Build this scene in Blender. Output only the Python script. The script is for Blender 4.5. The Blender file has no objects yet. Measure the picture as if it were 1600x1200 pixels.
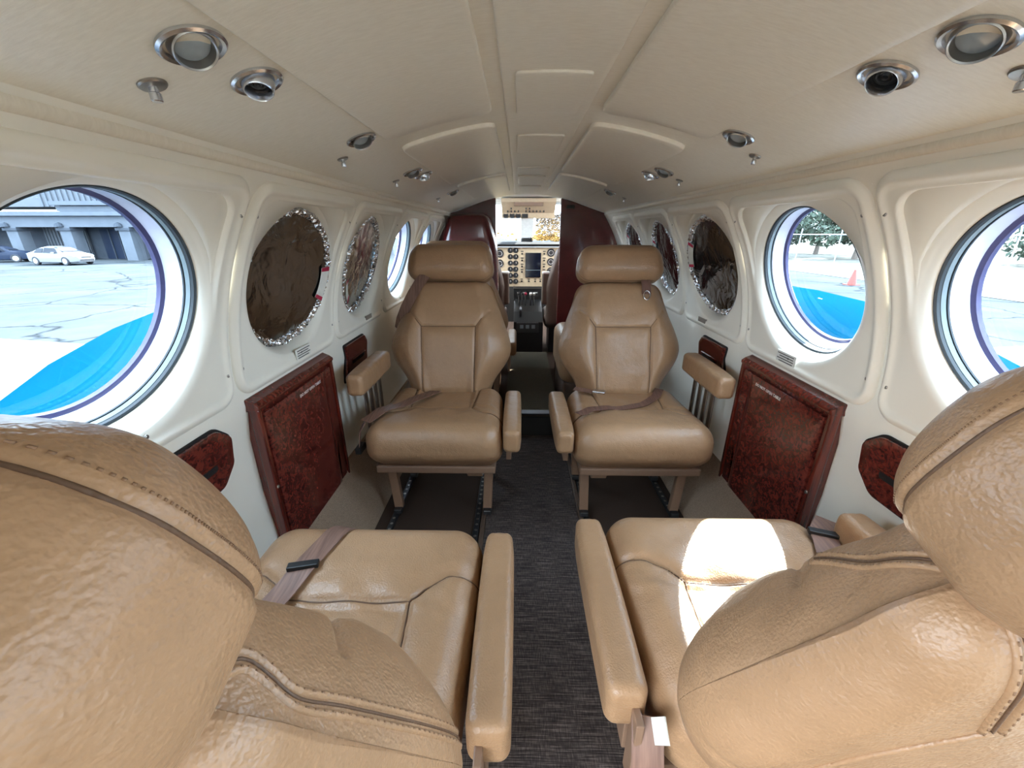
import bpy, bmesh, math, random
import numpy as np
from mathutils import Vector, Matrix
random.seed(4)
rng = np.random.default_rng(4)
PI = math.pi
scene = bpy.context.scene
COL = scene.collection

# ---------------------------------------------------------------- camera, sky, sun, exposure
F_PX, PITCH, YAW = 628.0, 0.3612, 0.0169
cam_d = bpy.data.cameras.new('camera')
cam_d.sensor_width = 36.0
cam_d.lens = F_PX / 1600.0 * 36.0
cam_d.clip_start = 0.01
cam_d.clip_end = 500
cam = bpy.data.objects.new('camera', cam_d)
COL.objects.link(cam)
cam.location = (-0.056, 0.0, 1.03)
cam.rotation_euler = (PI / 2 - PITCH, 0.0, YAW)
scene.camera = cam

world = bpy.data.worlds.new('sky')
scene.world = world
world.use_nodes = True
wn = world.node_tree.nodes
wn['Background'].inputs['Color'].default_value = (0.80, 0.90, 1.0, 1)
wn['Background'].inputs['Strength'].default_value = 7.0

sun_d = bpy.data.lights.new('sun', 'SUN')
sun_d.energy = 15.0
sun_d.angle = 0.009
sun_d.color = (1.0, 0.94, 0.84)
sun = bpy.data.objects.new('sun', sun_d)
COL.objects.link(sun)
SUN_DIR = Vector((-0.347, -0.465, -0.495)).normalized()
sun.rotation_euler = SUN_DIR.to_track_quat('-Z', 'Y').to_euler()

vs = scene.view_settings
vs.view_transform = 'Standard'
vs.look = 'None'
vs.exposure = 1.37
vs.gamma = 1.0
vs.use_curve_mapping = False
scene.cycles.max_bounces = 9
scene.cycles.adaptive_threshold = 0.025
scene.cycles.diffuse_bounces = 6
scene.cycles.glossy_bounces = 4
scene.cycles.transparent_max_bounces = 12
scene.cycles.sample_clamp_indirect = 8.0
scene.cycles.caustics_reflective = False
scene.cycles.caustics_refractive = False

# ---------------------------------------------------------------- materials
def lin(c):
    return tuple((x / 12.92 if x <= 0.04045 else ((x + 0.055) / 1.055) ** 2.4) for x in (v / 255.0 for v in c))

class NT:
    def __init__(s, name):
        s.m = bpy.data.materials.new(name)
        s.m.use_nodes = True
        s.t = s.m.node_tree
        s.n = s.t.nodes
        s.b = s.n['Principled BSDF']
        s.tc = s.n.new('ShaderNodeTexCoord')
    def link(s, a, b):
        s.t.links.new(a, b)
    def coord(s, kind='Object', scale=(1, 1, 1), rot=(0, 0, 0)):
        mp = s.n.new('ShaderNodeMapping')
        mp.inputs['Scale'].default_value = scale
        mp.inputs['Rotation'].default_value = rot
        s.link(s.tc.outputs[kind], mp.inputs['Vector'])
        return mp.outputs['Vector']
    def noise(s, vec, scale, detail=4, rough=0.55, dist=0.0):
        x = s.n.new('ShaderNodeTexNoise')
        x.inputs['Scale'].default_value = scale
        x.inputs['Detail'].default_value = detail
        x.inputs['Roughness'].default_value = rough
        x.inputs['Distortion'].default_value = dist
        s.link(vec, x.inputs['Vector'])
        return x.outputs['Fac']
    def voronoi(s, vec, scale, feature='F1'):
        x = s.n.new('ShaderNodeTexVoronoi')
        x.feature = feature
        x.inputs['Scale'].default_value = scale
        s.link(vec, x.inputs['Vector'])
        return x.outputs['Distance']
    def ramp(s, fac, stops):
        r = s.n.new('ShaderNodeValToRGB')
        els = r.color_ramp.elements
        while len(els) < len(stops):
            els.new(0.5)
        for e, (p, c) in zip(els, stops):
            e.position = p
            e.color = (*c, 1)
        s.link(fac, r.inputs['Fac'])
        return r.outputs['Color']
    def math(s, op, a, b):
        x = s.n.new('ShaderNodeMath')
        x.operation = op
        for i, v in enumerate((a, b)):
            if isinstance(v, (int, float)):
                x.inputs[i].default_value = v
            else:
                s.link(v, x.inputs[i])
        return x.outputs[0]
    def bump(s, h, dist, strength=1.0, prev=None):
        b = s.n.new('ShaderNodeBump')
        b.inputs['Distance'].default_value = dist
        b.inputs['Strength'].default_value = strength
        s.link(h, b.inputs['Height'])
        if prev is not None:
            s.link(prev, b.inputs['Normal'])
        return b.outputs['Normal']
    def done(s, color=None, rough=0.5, metal=0.0, spec=0.5, normal=None, coat=0.0):
        i = s.b.inputs
        if color is not None:
            if isinstance(color, tuple):
                i['Base Color'].default_value = (*color, 1)
            else:
                s.link(color, i['Base Color'])
        if isinstance(rough, (int, float)):
            i['Roughness'].default_value = rough
        else:
            s.link(rough, i['Roughness'])
        i['Metallic'].default_value = metal
        i['Specular IOR Level'].default_value = spec
        i['Coat Weight'].default_value = coat
        i['Coat Roughness'].default_value = 0.08
        if normal is not None:
            s.link(normal, i['Normal'])
        return s.m

def plain(name, rgb, rough=0.5, metal=0.0, spec=0.5, coat=0.0, noise_amt=0.06, scale=40.0):
    k = NT(name)
    base = lin(rgb)
    v = k.noise(k.coord(), scale, 3)
    lo = tuple(c * (1 - noise_amt) for c in base)
    hi = tuple(min(1, c * (1 + noise_amt)) for c in base)
    return k.done(k.ramp(v, [(0.3, lo), (0.7, hi)]), rough, metal, spec, None, coat)

def leather(name, rgb, rough, pebble=1.0):
    k = NT(name)
    base = lin(rgb)
    o = k.coord()
    big = k.noise(o, 9, 3)
    fine = k.noise(o, 60, 4, 0.6)
    mixv = k.math('ADD', k.math('MULTIPLY', big, 0.65), k.math('MULTIPLY', fine, 0.35))
    col = k.ramp(mixv, [(0.15, tuple(c * 0.84 for c in base)), (0.52, base), (0.80, tuple(min(1, c * 1.14) for c in base))])
    warp = k.noise(o, 25, 2)
    peb = k.noise(o, 330, 1.5, 0.4)
    wr = k.voronoi(k.coord(scale=(1.0, 1.5, 0.8)), 42, 'DISTANCE_TO_EDGE')
    wr2 = k.ramp(wr, [(0.0, (0, 0, 0)), (0.06, (1, 1, 1))])
    n1 = k.bump(peb, 0.0018 * pebble, 0.5)
    n2 = k.bump(wr2, 0.0005, 0.08, n1)
    n3 = k.bump(big, 0.02, 0.35, n2)
    n4 = k.bump(warp, 0.004, 0.35, n3)
    r = k.ramp(big, [(0.1, (rough - 0.02,) * 3), (0.9, (rough + 0.12,) * 3)])
    return k.done(col, r, 0.0, 0.5, n4)

M = {}
M['leather'] = leather('tan_leather', (162, 127, 95), 0.31)
M['leather_trim'] = leather('tan_leather_seam', (96, 70, 50), 0.55)
M['leather_dark'] = leather('brown_leather', (84, 66, 54), 0.5)
M['thread'] = plain('tan_thread', (132, 100, 74), 0.7)
M['wall'] = plain('cream_wall_liner', (234, 229, 216), 0.50, spec=0.35, noise_amt=0.025, scale=6)
k = NT('cream_headliner')
v = k.noise(k.coord(scale=(60, 260, 60)), 1.0, 3)
M['ceiling'] = k.done(k.ramp(v, [(0.3, lin((222, 213, 195))), (0.7, lin((230, 222, 205)))]), 0.40, 0, 0.4, k.bump(v, 0.0008, 0.35))
M['white_plastic'] = plain('white_plastic', (236, 236, 232), 0.4)
M['lilac'] = plain('pale_lilac_frame', (216, 212, 226), 0.35)
M['navy'] = plain('navy_ring', (80, 76, 112), 0.45)
M['rubber'] = plain('grey_black_rubber', (44, 50, 54), 0.55)
M['grey_ring'] = plain('grey_ring', (122, 134, 138), 0.45)
M['skin'] = plain('fuselage_white', (225, 226, 228), 0.35)
M['black'] = plain('black_plastic', (18, 18, 19), 0.45)
M['black_slot'] = plain('black_slot', (14, 10, 9), 0.8)
M['chrome'] = plain('polished_chrome', (206, 208, 212), 0.24, 1.0, noise_amt=0.03)
M['steel'] = plain('brushed_steel', (160, 156, 150), 0.32, 1.0)
M['dark_metal'] = plain('dark_rail_metal', (72, 72, 74), 0.4, 0.8)
M['frame_brown'] = plain('brown_painted_metal', (132, 104, 84), 0.42)
M['lens'] = plain('lamp_lens', (150, 158, 162), 0.12)
M['sticker'] = plain('white_sticker', (225, 224, 216), 0.5)
M['sticker_grey'] = plain('grey_sticker', (140, 132, 122), 0.5)
M['ink'] = plain('dark_ink', (40, 38, 36), 0.6)
M['red_ink'] = plain('red_ink', (176, 40, 70), 0.6)
M['white_ink'] = plain('white_ink', (226, 220, 214), 0.6)
# burl veneer
def burl(name, rgb1, rgb2, rough=0.16):
    k = NT(name)
    o = k.coord()
    a = k.noise(o, 34, 6, 0.68, 2.2)
    b = k.noise(o, 90, 3, 0.6, 1.0)
    d = k.voronoi(o, 38)
    m_ = k.math('ADD', k.math('MULTIPLY', a, 0.6), k.math('MULTIPLY', b, 0.4))
    eyes = k.ramp(d, [(0.05, (0, 0, 0)), (0.22, (1, 1, 1))])
    m2 = k.math('ADD', k.math('MULTIPLY', m_, 0.85), k.math('MULTIPLY', eyes, 0.12))
    col = k.ramp(m2, [(0.42, lin(tuple(c * 0.5 for c in rgb1))), (0.51, lin(rgb1)), (0.60, lin(rgb2))])
    return k.done(col, rough, 0, 0.5, None, 0.6)
M['burl'] = burl('red_brown_burl_veneer', (80, 30, 25), (112, 49, 39))
k = NT('mahogany_edging')
g = k.noise(k.coord(scale=(60, 60, 4)), 2.0, 4)
M['mahogany'] = k.done(k.ramp(g, [(0.3, lin((60, 18, 14))), (0.7, lin((112, 42, 30)))]), 0.2, 0, 0.5, None, 0.6)
M['burgundy'] = plain('burgundy_partition', (82, 22, 24), 0.26, coat=0.4, noise_amt=0.15, scale=12)
# carpets
k = NT('woven_aisle_carpet')
st = k.noise(k.coord(scale=(14, 420, 1)), 1.0, 3, 0.6)
st2 = k.noise(k.coord(scale=(320, 60, 1)), 1.0, 2, 0.5)
mm = k.math('ADD', k.math('MULTIPLY', st, 0.72), k.math('MULTIPLY', st2, 0.28))
M['aisle'] = k.done(k.ramp(mm, [(0.36, lin((34, 28, 27))), (0.5, lin((66, 57, 54))), (0.66, lin((118, 106, 100)))]), 0.85, 0, 0.25, k.bump(mm, 0.002, 0.6))
def carpet(name, rgb):
    k = NT(name)
    n_ = k.noise(k.coord(), 420, 3, 0.7)
    base = lin(rgb)
    return k.done(k.ramp(n_, [(0.3, tuple(c * 0.5 for c in base)), (0.7, tuple(min(1, c * 1.35) for c in base))]), 0.95, 0, 0.1, k.bump(n_, 0.004, 0.8))
M['carpet_brown'] = carpet('brown_side_carpet', (74, 60, 52))
M['carpet_beige'] = carpet('beige_kick_carpet', (164, 142, 122))
M['carpet_platform'] = carpet('olive_brown_platform_carpet', (86, 80, 68))
k = NT('belt_webbing')
w_ = k.noise(k.coord(scale=(160, 12, 12)), 1.0, 2)
M['belt'] = k.done(k.ramp(w_, [(0.3, lin((102, 74, 62))), (0.7, lin((138, 105, 90)))]), 0.5, 0, 0.5)
k = NT('belt_webbing_dark')
w_ = k.noise(k.coord(scale=(160, 12, 12)), 1.0, 2)
M['belt_dark'] = k.done(k.ramp(w_, [(0.3, lin((92, 64, 54))), (0.7, lin((124, 90, 78)))]), 0.5, 0, 0.5)
# foil
k = NT('dark_mylar_film')
n_ = k.noise(k.coord(), 14, 3, 0.5, 0.6)
M['film'] = k.done(lin((134, 132, 130)), 0.16, 1.0, 0.5, k.bump(n_, 0.012, 0.5))
k = NT('crinkled_silver_foil')
n_ = k.voronoi(k.coord(scale=(1, 1, 1)), 70)
n2 = k.noise(k.coord(), 120, 2)
M['foil'] = k.done(lin((222, 222, 224)), 0.16, 1.0, 0.5, k.bump(n2, 0.004, 0.6, k.bump(n_, 0.01, 0.9)))
k = NT('crinkled_gold_foil')
n_ = k.voronoi(k.coord(), 22)
M['gold'] = k.done(lin((214, 178, 108)), 0.25, 0.9, 0.5, k.bump(n_, 0.03, 0.9))
# glass: thin pane
k = NT('window_pane_glass')
gl = k.n.new('ShaderNodeBsdfGlossy'); gl.inputs['Roughness'].default_value = 0.02
tr = k.n.new('ShaderNodeBsdfTransparent'); tr.inputs['Color'].default_value = (0.86, 0.94, 1.0, 1)
mx = k.n.new('ShaderNodeMixShader'); mx.inputs[0].default_value = 0.035
k.link(tr.outputs[0], mx.inputs[1]); k.link(gl.outputs[0], mx.inputs[2])
k.link(mx.outputs[0], k.n['Material Output'].inputs['Surface'])
M['glass'] = k.m
# outdoors
k = NT('cracked_concrete_apron')
o = k.coord()
n_ = k.noise(o, 0.35, 6, 0.6)
dist = k.n.new('ShaderNodeVectorMath'); dist.operation = 'ADD'
nz = k.n.new('ShaderNodeTexNoise'); nz.inputs['Scale'].default_value = 0.8; nz.inputs['Detail'].default_value = 4
k.link(o, nz.inputs['Vector']); k.link(o, dist.inputs[0]); k.link(nz.outputs['Color'], dist.inputs[1])
cr = k.voronoi(dist.outputs[0], 0.22, 'DISTANCE_TO_EDGE')
crk = k.ramp(cr, [(0.0, (0.35, 0.35, 0.36)), (0.015, (1, 1, 1))])
mixc = k.n.new('ShaderNodeMixRGB'); mixc.blend_type = 'MULTIPLY'; mixc.inputs[0].default_value = 1.0
k.link(k.ramp(n_, [(0.3, lin((56, 59, 61))), (0.7, lin((70, 73, 75)))]), mixc.inputs[1]); k.link(crk, mixc.inputs[2])
M['apron'] = k.done(mixc.outputs[0], 1.0, 0, 0.0)
M['dirt'] = plain('pale_dirt', (92, 90, 84), 0.95, spec=0.0, scale=0.5, noise_amt=0.15)
M['grass'] = plain('dry_grass_verge', (146, 142, 122), 0.95, scale=0.8, noise_amt=0.2)
M['blue_paint'] = plain('sky_blue_aircraft_paint', (4, 50, 70), 0.6, spec=0.0, noise_amt=0.05, scale=3)
M['wing_white'] = plain('white_aircraft_paint', (110, 118, 124), 0.7, spec=0.0)
M['stucco'] = plain('grey_stucco', (62, 66, 72), 0.9, spec=0.0, scale=1.5)
M['stucco_light'] = plain('light_band_stucco', (84, 88, 94), 0.9, spec=0.0, scale=1.5)
M['ribbed'] = plain('ribbed_siding', (70, 73, 78), 0.7, scale=2)
M['dark_glass'] = plain('dark_building_glass', (24, 32, 48), 0.4, spec=0.15)
M['car_white'] = plain('white_car_paint', (104, 104, 106), 0.4, spec=0.3)
M['car_glass'] = plain('car_window_glass', (20, 25, 34), 0.4, spec=0.1)
M['tyre'] = plain('tyre_rubber', (34, 34, 38), 0.8)
M['alloy'] = plain('alloy_wheel', (165, 170, 178), 0.35, 0.6)
M['leaf'] = plain('tree_leaf', (52, 64, 50), 0.8, scale=2, noise_amt=0.35)
M['bark'] = plain('tree_bark', (84, 74, 66), 0.95)
M['galv'] = plain('galvanised_fence_metal', (140, 146, 150), 0.5, 0.5)
M['cone'] = plain('orange_red_cone', (150, 44, 32), 0.6)
# cockpit
M['panel_tan'] = plain('tan_instrument_panel', (196, 176, 146), 0.5)
M['gauge_face'] = plain('gauge_face', (40, 40, 42), 0.3)
M['screen'] = plain('dark_display', (10, 16, 30), 0.1)
M['cockpit_white'] = plain('cockpit_liner', (222, 220, 212), 0.5)
M['glareshield'] = plain('glareshield_black', (30, 32, 36), 0.7)

# ---------------------------------------------------------------- mesh helpers
def mesh(name, verts, faces, smooth=True, sharp=None):
    me = bpy.data.meshes.new(name)
    if isinstance(verts, np.ndarray):
        verts = verts.tolist()
    if isinstance(faces, np.ndarray):
        faces = faces.tolist()
    me.from_pydata(verts, [], faces)
    bm = bmesh.new(); bm.from_mesh(me)
    bmesh.ops.recalc_face_normals(bm, faces=bm.faces)
    bm.to_mesh(me); bm.free()
    if smooth:
        me.polygons.foreach_set('use_smooth', [True] * len(me.polygons))
        if sharp:
            me.set_sharp_from_angle(angle=sharp)
    me.update()
    return me

class MB:
    """collects shapes, builds ONE mesh object"""
    def __init__(s):
        s.v = []; s.f = []
    def add(s, verts, faces):
        o = len(s.v)
        s.v += [tuple(map(float, p)) for p in verts]
        s.f += [tuple(int(i) + o for i in f) for f in faces]
        return s
    def box(s, c, d, rz=0.0):
        vs_ = []
        for x in (-1, 1):
            for y in (-1, 1):
                for z in (-1, 1):
                    px, py = x * d[0] / 2, y * d[1] / 2
                    vs_.append((c[0] + px * math.cos(rz) - py * math.sin(rz), c[1] + px * math.sin(rz) + py * math.cos(rz), c[2] + z * d[2] / 2))
        return s.add(vs_, [(0, 1, 3, 2), (4, 6, 7, 5), (0, 4, 5, 1), (2, 3, 7, 6), (0, 2, 6, 4), (1, 5, 7, 3)])
    def tube(s, pts, r, n=10, cap=True):
        pts = [Vector(p) for p in pts]
        rs = r if isinstance(r, (list, tuple)) else [r] * len(pts)
        vs_ = []; fs = []
        ref = None
        for i, p in enumerate(pts):
            t = (pts[min(i + 1, len(pts) - 1)] - pts[max(i - 1, 0)]).normalized()
            if ref is None:
                ref = Vector((0, 0, 1)) if abs(t.z) < 0.9 else Vector((1, 0, 0))
            u = (ref - t * ref.dot(t)).normalized(); ref = u
            w = t.cross(u)
            for j in range(n):
                a = 2 * PI * j / n
                vs_.append(p + u * (rs[i] * math.cos(a)) + w * (rs[i] * math.sin(a)))
        for i in range(len(pts) - 1):
            for j in range(n):
                fs.append((i * n + j, i * n + (j + 1) % n, (i + 1) * n + (j + 1) % n, (i + 1) * n + j))
        if cap:
            fs.append(tuple(range(n))); fs.append(tuple(range((len(pts) - 1) * n, len(pts) * n)))
        return s.add(vs_, fs)
    def lathe(s, prof, origin=(0, 0, 0), axis=(0, 0, 1), n=32, closed_ends=False):
        a = Vector(axis).normalized()
        u = a.orthogonal().normalized(); w = a.cross(u)
        o = Vector(origin)
        vs_ = []; fs = []
        for (r, h) in prof:
            for j in range(n):
                t = 2 * PI * j / n
                vs_.append(o + a * h + u * (r * math.cos(t)) + w * (r * math.sin(t)))
        for i in range(len(prof) - 1):
            for j in range(n):
                fs.append((i * n + j, i * n + (j + 1) % n, (i + 1) * n + (j + 1) % n, (i + 1) * n + j))
        if closed_ends:
            fs.append(tuple(range(n))); fs.append(tuple(range((len(prof) - 1) * n, len(prof) * n)))
        return s.add(vs_, fs)
    def ribbon(s, pts, ups, width, th=0.0018):
        """strap along pts, ups = surface normals"""
        vs_ = []; fs = []
        n = len(pts)
        for i in range(n):
            p = Vector(pts[i]); up_ = Vector(ups[i]).normalized()
            t = (Vector(pts[min(i + 1, n - 1)]) - Vector(pts[max(i - 1, 0)])).normalized()
            sd = t.cross(up_).normalized() * (width / 2)
            up2 = sd.cross(t).normalized() * th
            vs_ += [p - sd, p + sd, p + sd + up2, p - sd + up2]
        for i in range(n - 1):
            a, b = i * 4, (i + 1) * 4
            for j in range(4):
                fs.append((a + j, a + (j + 1) % 4, b + (j + 1) % 4, b + j))
        fs += [(0, 1, 2, 3), tuple(range(4 * n - 4, 4 * n))]
        return s.add(vs_, fs)
    def prism(s, poly, h0, h1, plane='xz'):
        """polygon extruded along the third axis"""
        n = len(poly)
        def mk(a, b, h):
            return {'xz': (a, h, b), 'yz': (h, a, b), 'xy': (a, b, h)}[plane]
        vs_ = [mk(a, b, h0) for a, b in poly] + [mk(a, b, h1) for a, b in poly]
        fs = [tuple(range(n)), tuple(range(n, 2 * n))] + [(i, (i + 1) % n, n + (i + 1) % n, n + i) for i in range(n)]
        return s.add(vs_, fs)
    def build(s, name, mat, parent=None, smooth=True, sharp=0.6, bevel=0.0):
        o = obj(name, mesh(name, s.v, s.f, smooth, sharp), mat, parent)
        if bevel:
            b = o.modifiers.new('bevel', 'BEVEL'); b.width = bevel; b.segments = 2; b.limit_method = 'ANGLE'; b.angle_limit = 0.6
        return o

def obj(name, me, mat=None, parent=None):
    o = bpy.data.objects.new(name, me)
    COL.objects.link(o)
    if mat is not None and not me.materials:
        me.materials.append(M[mat] if isinstance(mat, str) else mat)
    if parent is not None:
        o.parent = parent
    return o

def tag(o, label, cat, group=None):
    o['label'] = label; o['category'] = cat
    if group:
        o['group'] = group
    return o

def thing(name, label, cat, loc=(0, 0, 0), rz=0.0, group=None):
    o = bpy.data.objects.new(name, None)
    o.empty_display_size = 0.05
    COL.objects.link(o)
    o.location = loc; o.rotation_euler = (0, 0, rz)
    return tag(o, label, cat, group)

def struct(o):
    o['kind'] = 'structure'
    return o

def rbox(d, r, n):
    """numpy rounded box, d = full sizes, n = cells per axis; returns verts, quads"""
    h = np.array(d) / 2.0
    vs_ = []; fs = []
    off = 0
    for ax in range(3):
        a, b = [(1, 2), (2, 0), (0, 1)][ax]
        A = np.linspace(-1, 1, n[a] + 1); B = np.linspace(-1, 1, n[b] + 1)
        for sg in (-1, 1):
            g = np.zeros((len(A), len(B), 3))
            g[..., ax] = sg; g[..., a] = A[:, None]; g[..., b] = B[None, :]
            vs_.append(g.reshape(-1, 3))
            idx = np.arange(len(A) * len(B)).reshape(len(A), len(B)) + off
            fs.append(np.stack([idx[:-1, :-1], idx[1:, :-1], idx[1:, 1:], idx[:-1, 1:]], -1).reshape(-1, 4))
            off += len(A) * len(B)
    V = np.concatenate(vs_); Fq = np.concatenate(fs)
    key = np.round(V, 6)
    _, first, inv = np.unique(key, axis=0, return_index=True, return_inverse=True)
    inv = inv.reshape(-1)
    V = V[first]; Fq = inv[Fq]
    Q = V * h
    inner = np.clip(Q, -(h - r), h - r)
    dlt = Q - inner
    ln = np.linalg.norm(dlt, axis=1, keepdims=True); ln[ln == 0] = 1
    return inner + dlt / ln * r, Fq

def sstep(a, b, x):
    t = np.clip((x - a) / (b - a), 0, 1)
    return t * t * (3 - 2 * t)

def seg_dist(px, py, pl):
    """distance from points to polyline"""
    best = np.full(px.shape, 9.0)
    for (x0, y0), (x1, y1) in zip(pl[:-1], pl[1:]):
        dx, dy = x1 - x0, y1 - y0
        t = np.clip(((px - x0) * dx + (py - y0) * dy) / (dx * dx + dy * dy), 0, 1)
        best = np.minimum(best, np.hypot(px - x0 - t * dx, py - y0 - t * dy))
    return best

def slab(outline, th, bev=0.003, rings=6, fn=None, corner=0.0):
    """plate from a 2D outline (u,v); front face at w=th, back at w=0; fn maps (u,v,w) to a point"""
    pts = []
    n0 = len(outline)
    for i in range(n0):
        p, c, q = (Vector((*outline[(i + k_) % n0], 0)) for k_ in (-1, 0, 1))
        if corner > 0:
            a = (p - c); b = (q - c)
            ra = min(corner, a.length * 0.45); rb = min(corner, b.length * 0.45)
            A = c + a.normalized() * ra; B = c + b.normalized() * rb
            for t in (0, .25, .5, .75, 1):
                pts.append(tuple((A * (1 - t) ** 2 + c * (2 * t * (1 - t)) + B * t * t)[:2]))
        else:
            pts.append(tuple(c[:2]))
    # densify
    dense = []
    for i in range(len(pts)):
        a = pts[i]; b = pts[(i + 1) % len(pts)]
        L = math.hypot(b[0] - a[0], b[1] - a[1]); m = max(1, int(L / 0.03))
        for j in range(m):
            t = j / m
            dense.append((a[0] + (b[0] - a[0]) * t, a[1] + (b[1] - a[1]) * t))
    P = np.array(dense); cen = P.mean(0)
    n = len(P)
    half = np.abs(P - cen).max(0)
    def shrunk(d):
        return cen + (P - cen) * np.maximum(0, 1 - d / half)
    rows = [(P, 0.0), (P, th - bev), (shrunk(bev * 0.35), th - bev * 0.3), (shrunk(bev), th)]
    for j in range(1, rings):
        rows.append((cen + (shrunk(bev) - cen) * (1 - j / rings), th))
    vs_ = []
    for R_, w in rows:
        for u, v_ in R_:
            vs_.append(fn(u, v_, w) if fn else (u, v_, w))
    vs_.append(fn(cen[0], cen[1], th) if fn else (cen[0], cen[1], th))
    fs = []
    for i in range(len(rows) - 1):
        for j in range(n):
            fs.append((i * n + j, i * n + (j + 1) % n, (i + 1) * n + (j + 1) % n, (i + 1) * n + j))
    last = (len(rows) - 1) * n
    for j in range(n):
        fs.append((last + j, last + (j + 1) % n, len(vs_) - 1))
    fs.append(tuple(range(n))[::-1])
    return vs_, fs

def text_mesh(body, size, name='lettering', extrude=0.0004):
    cu = bpy.data.curves.new(name, 'FONT')
    cu.body = body; cu.size = size; cu.extrude = extrude; cu.align_x = 'CENTER'; cu.align_y = 'CENTER'
    cu.resolution_u = 2
    o = bpy.data.objects.new(name, cu); COL.objects.link(o)
    bpy.context.view_layer.update()
    me = bpy.data.meshes.new_from_object(o.evaluated_get(bpy.context.evaluated_depsgraph_get()))
    bpy.data.objects.remove(o); bpy.data.curves.remove(cu)
    me.name = name
    return me

# ---------------------------------------------------------------- cabin cross-section
_wz = [0.0, 0.22, 0.40, 0.55, 0.60, 0.64, 0.68]
_wx = [0.60, 0.708, 0.721, 0.720, 0.712, 0.705, 0.707]
def wallx(z):
    z = np.asarray(z, float)
    up = 0.707 - 0.747 * (z - 0.68) ** 2
    return np.where(z >= 0.68, up, np.interp(z, _wz, _wx))
_cx = [0.0, 0.10, 0.20, 0.30, 0.40, 0.48, 0.53, 0.548, 0.57]
_cz = [1.280, 1.276, 1.262, 1.238, 1.203, 1.177, 1.162, 1.154, 1.148]
def ceilz(x):
    return np.interp(np.abs(np.asarray(x, float)), _cx_f, _cz_f)
_cx_f = np.linspace(0, 0.57, 115)
_raw = np.interp(_cx_f, _cx, _cz)
_cz_f = np.convolve(np.pad(_raw, 9, mode='edge'), np.ones(19) / 19, mode='valid')
_cz_f[:10] = _raw[:10] * 0.5 + _cz_f[:10] * 0.5
def ceil_n(x):
    e = 0.004
    s_ = (ceilz(x + e) - ceilz(x - e)) / (2 * e)
    return Vector((s_, 0, -1)).normalized()      # downward normal
Z0 = 0.905
_zz = np.linspace(0.60, 1.16, 561)
_ss = np.concatenate([[0], np.cumsum(np.hypot(np.diff(_zz), np.diff(wallx(_zz))))])
_ss -= np.interp(Z0, _zz, _ss)
def s_of_z(z): return float(np.interp(z, _zz, _ss))
def z_of_s(s): return np.interp(s, _ss, _zz)
def wall_pt(s, off):
    """upper wall: arc coordinate s, offset toward the cabin -> (x, z)"""
    z = z_of_s(s); x = wallx(z)
    sl = np.where(z >= 0.68, -1.494 * (z - 0.68), 0.0)
    nx, nz = -1 / np.sqrt(1 + sl * sl), sl / np.sqrt(1 + sl * sl)
    return x + nx * off, z + nz * off
SL0 = -1.494 * (Z0 - 0.68)
N_OUT = np.array([1.0, -SL0]) / math.hypot(1, SL0)     # outward normal (x,z) at window centre
T_UP = np.array([SL0, 1.0]) / math.hypot(1, SL0)       # up along the wall
WX0 = float(wallx(Z0))
PITCH_Y = 0.525
WINS = {-1: [0.585 + PITCH_Y * i for i in range(-3, 5)], 1: [0.540 + PITCH_Y * i for i in range(-3, 5)]}
R_HOLE = 0.204
Y_AFT, Y_FWD = -1.85, 3.10

def rrect_sdf(y, s, hy, s0, s1, r):
    cy, cs = 0.0, (s0 + s1) / 2; hs = (s1 - s0) / 2
    qx = np.abs(y - cy) - hy + r; qy = np.abs(s - cs) - hs + r
    return np.hypot(np.maximum(qx, 0), np.maximum(qy, 0)) + np.minimum(np.maximum(qx, qy), 0) - r
def ray_to(sdf, th):
    lo = np.full(th.shape, 0.15); hi = np.full(th.shape, 0.6)
    for _ in range(40):
        mid = (lo + hi) / 2
        ins = sdf(mid * np.cos(th), mid * np.sin(th)) < 0
        lo = np.where(ins, mid, lo); hi = np.where(ins, hi, mid)
    return lo

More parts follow.
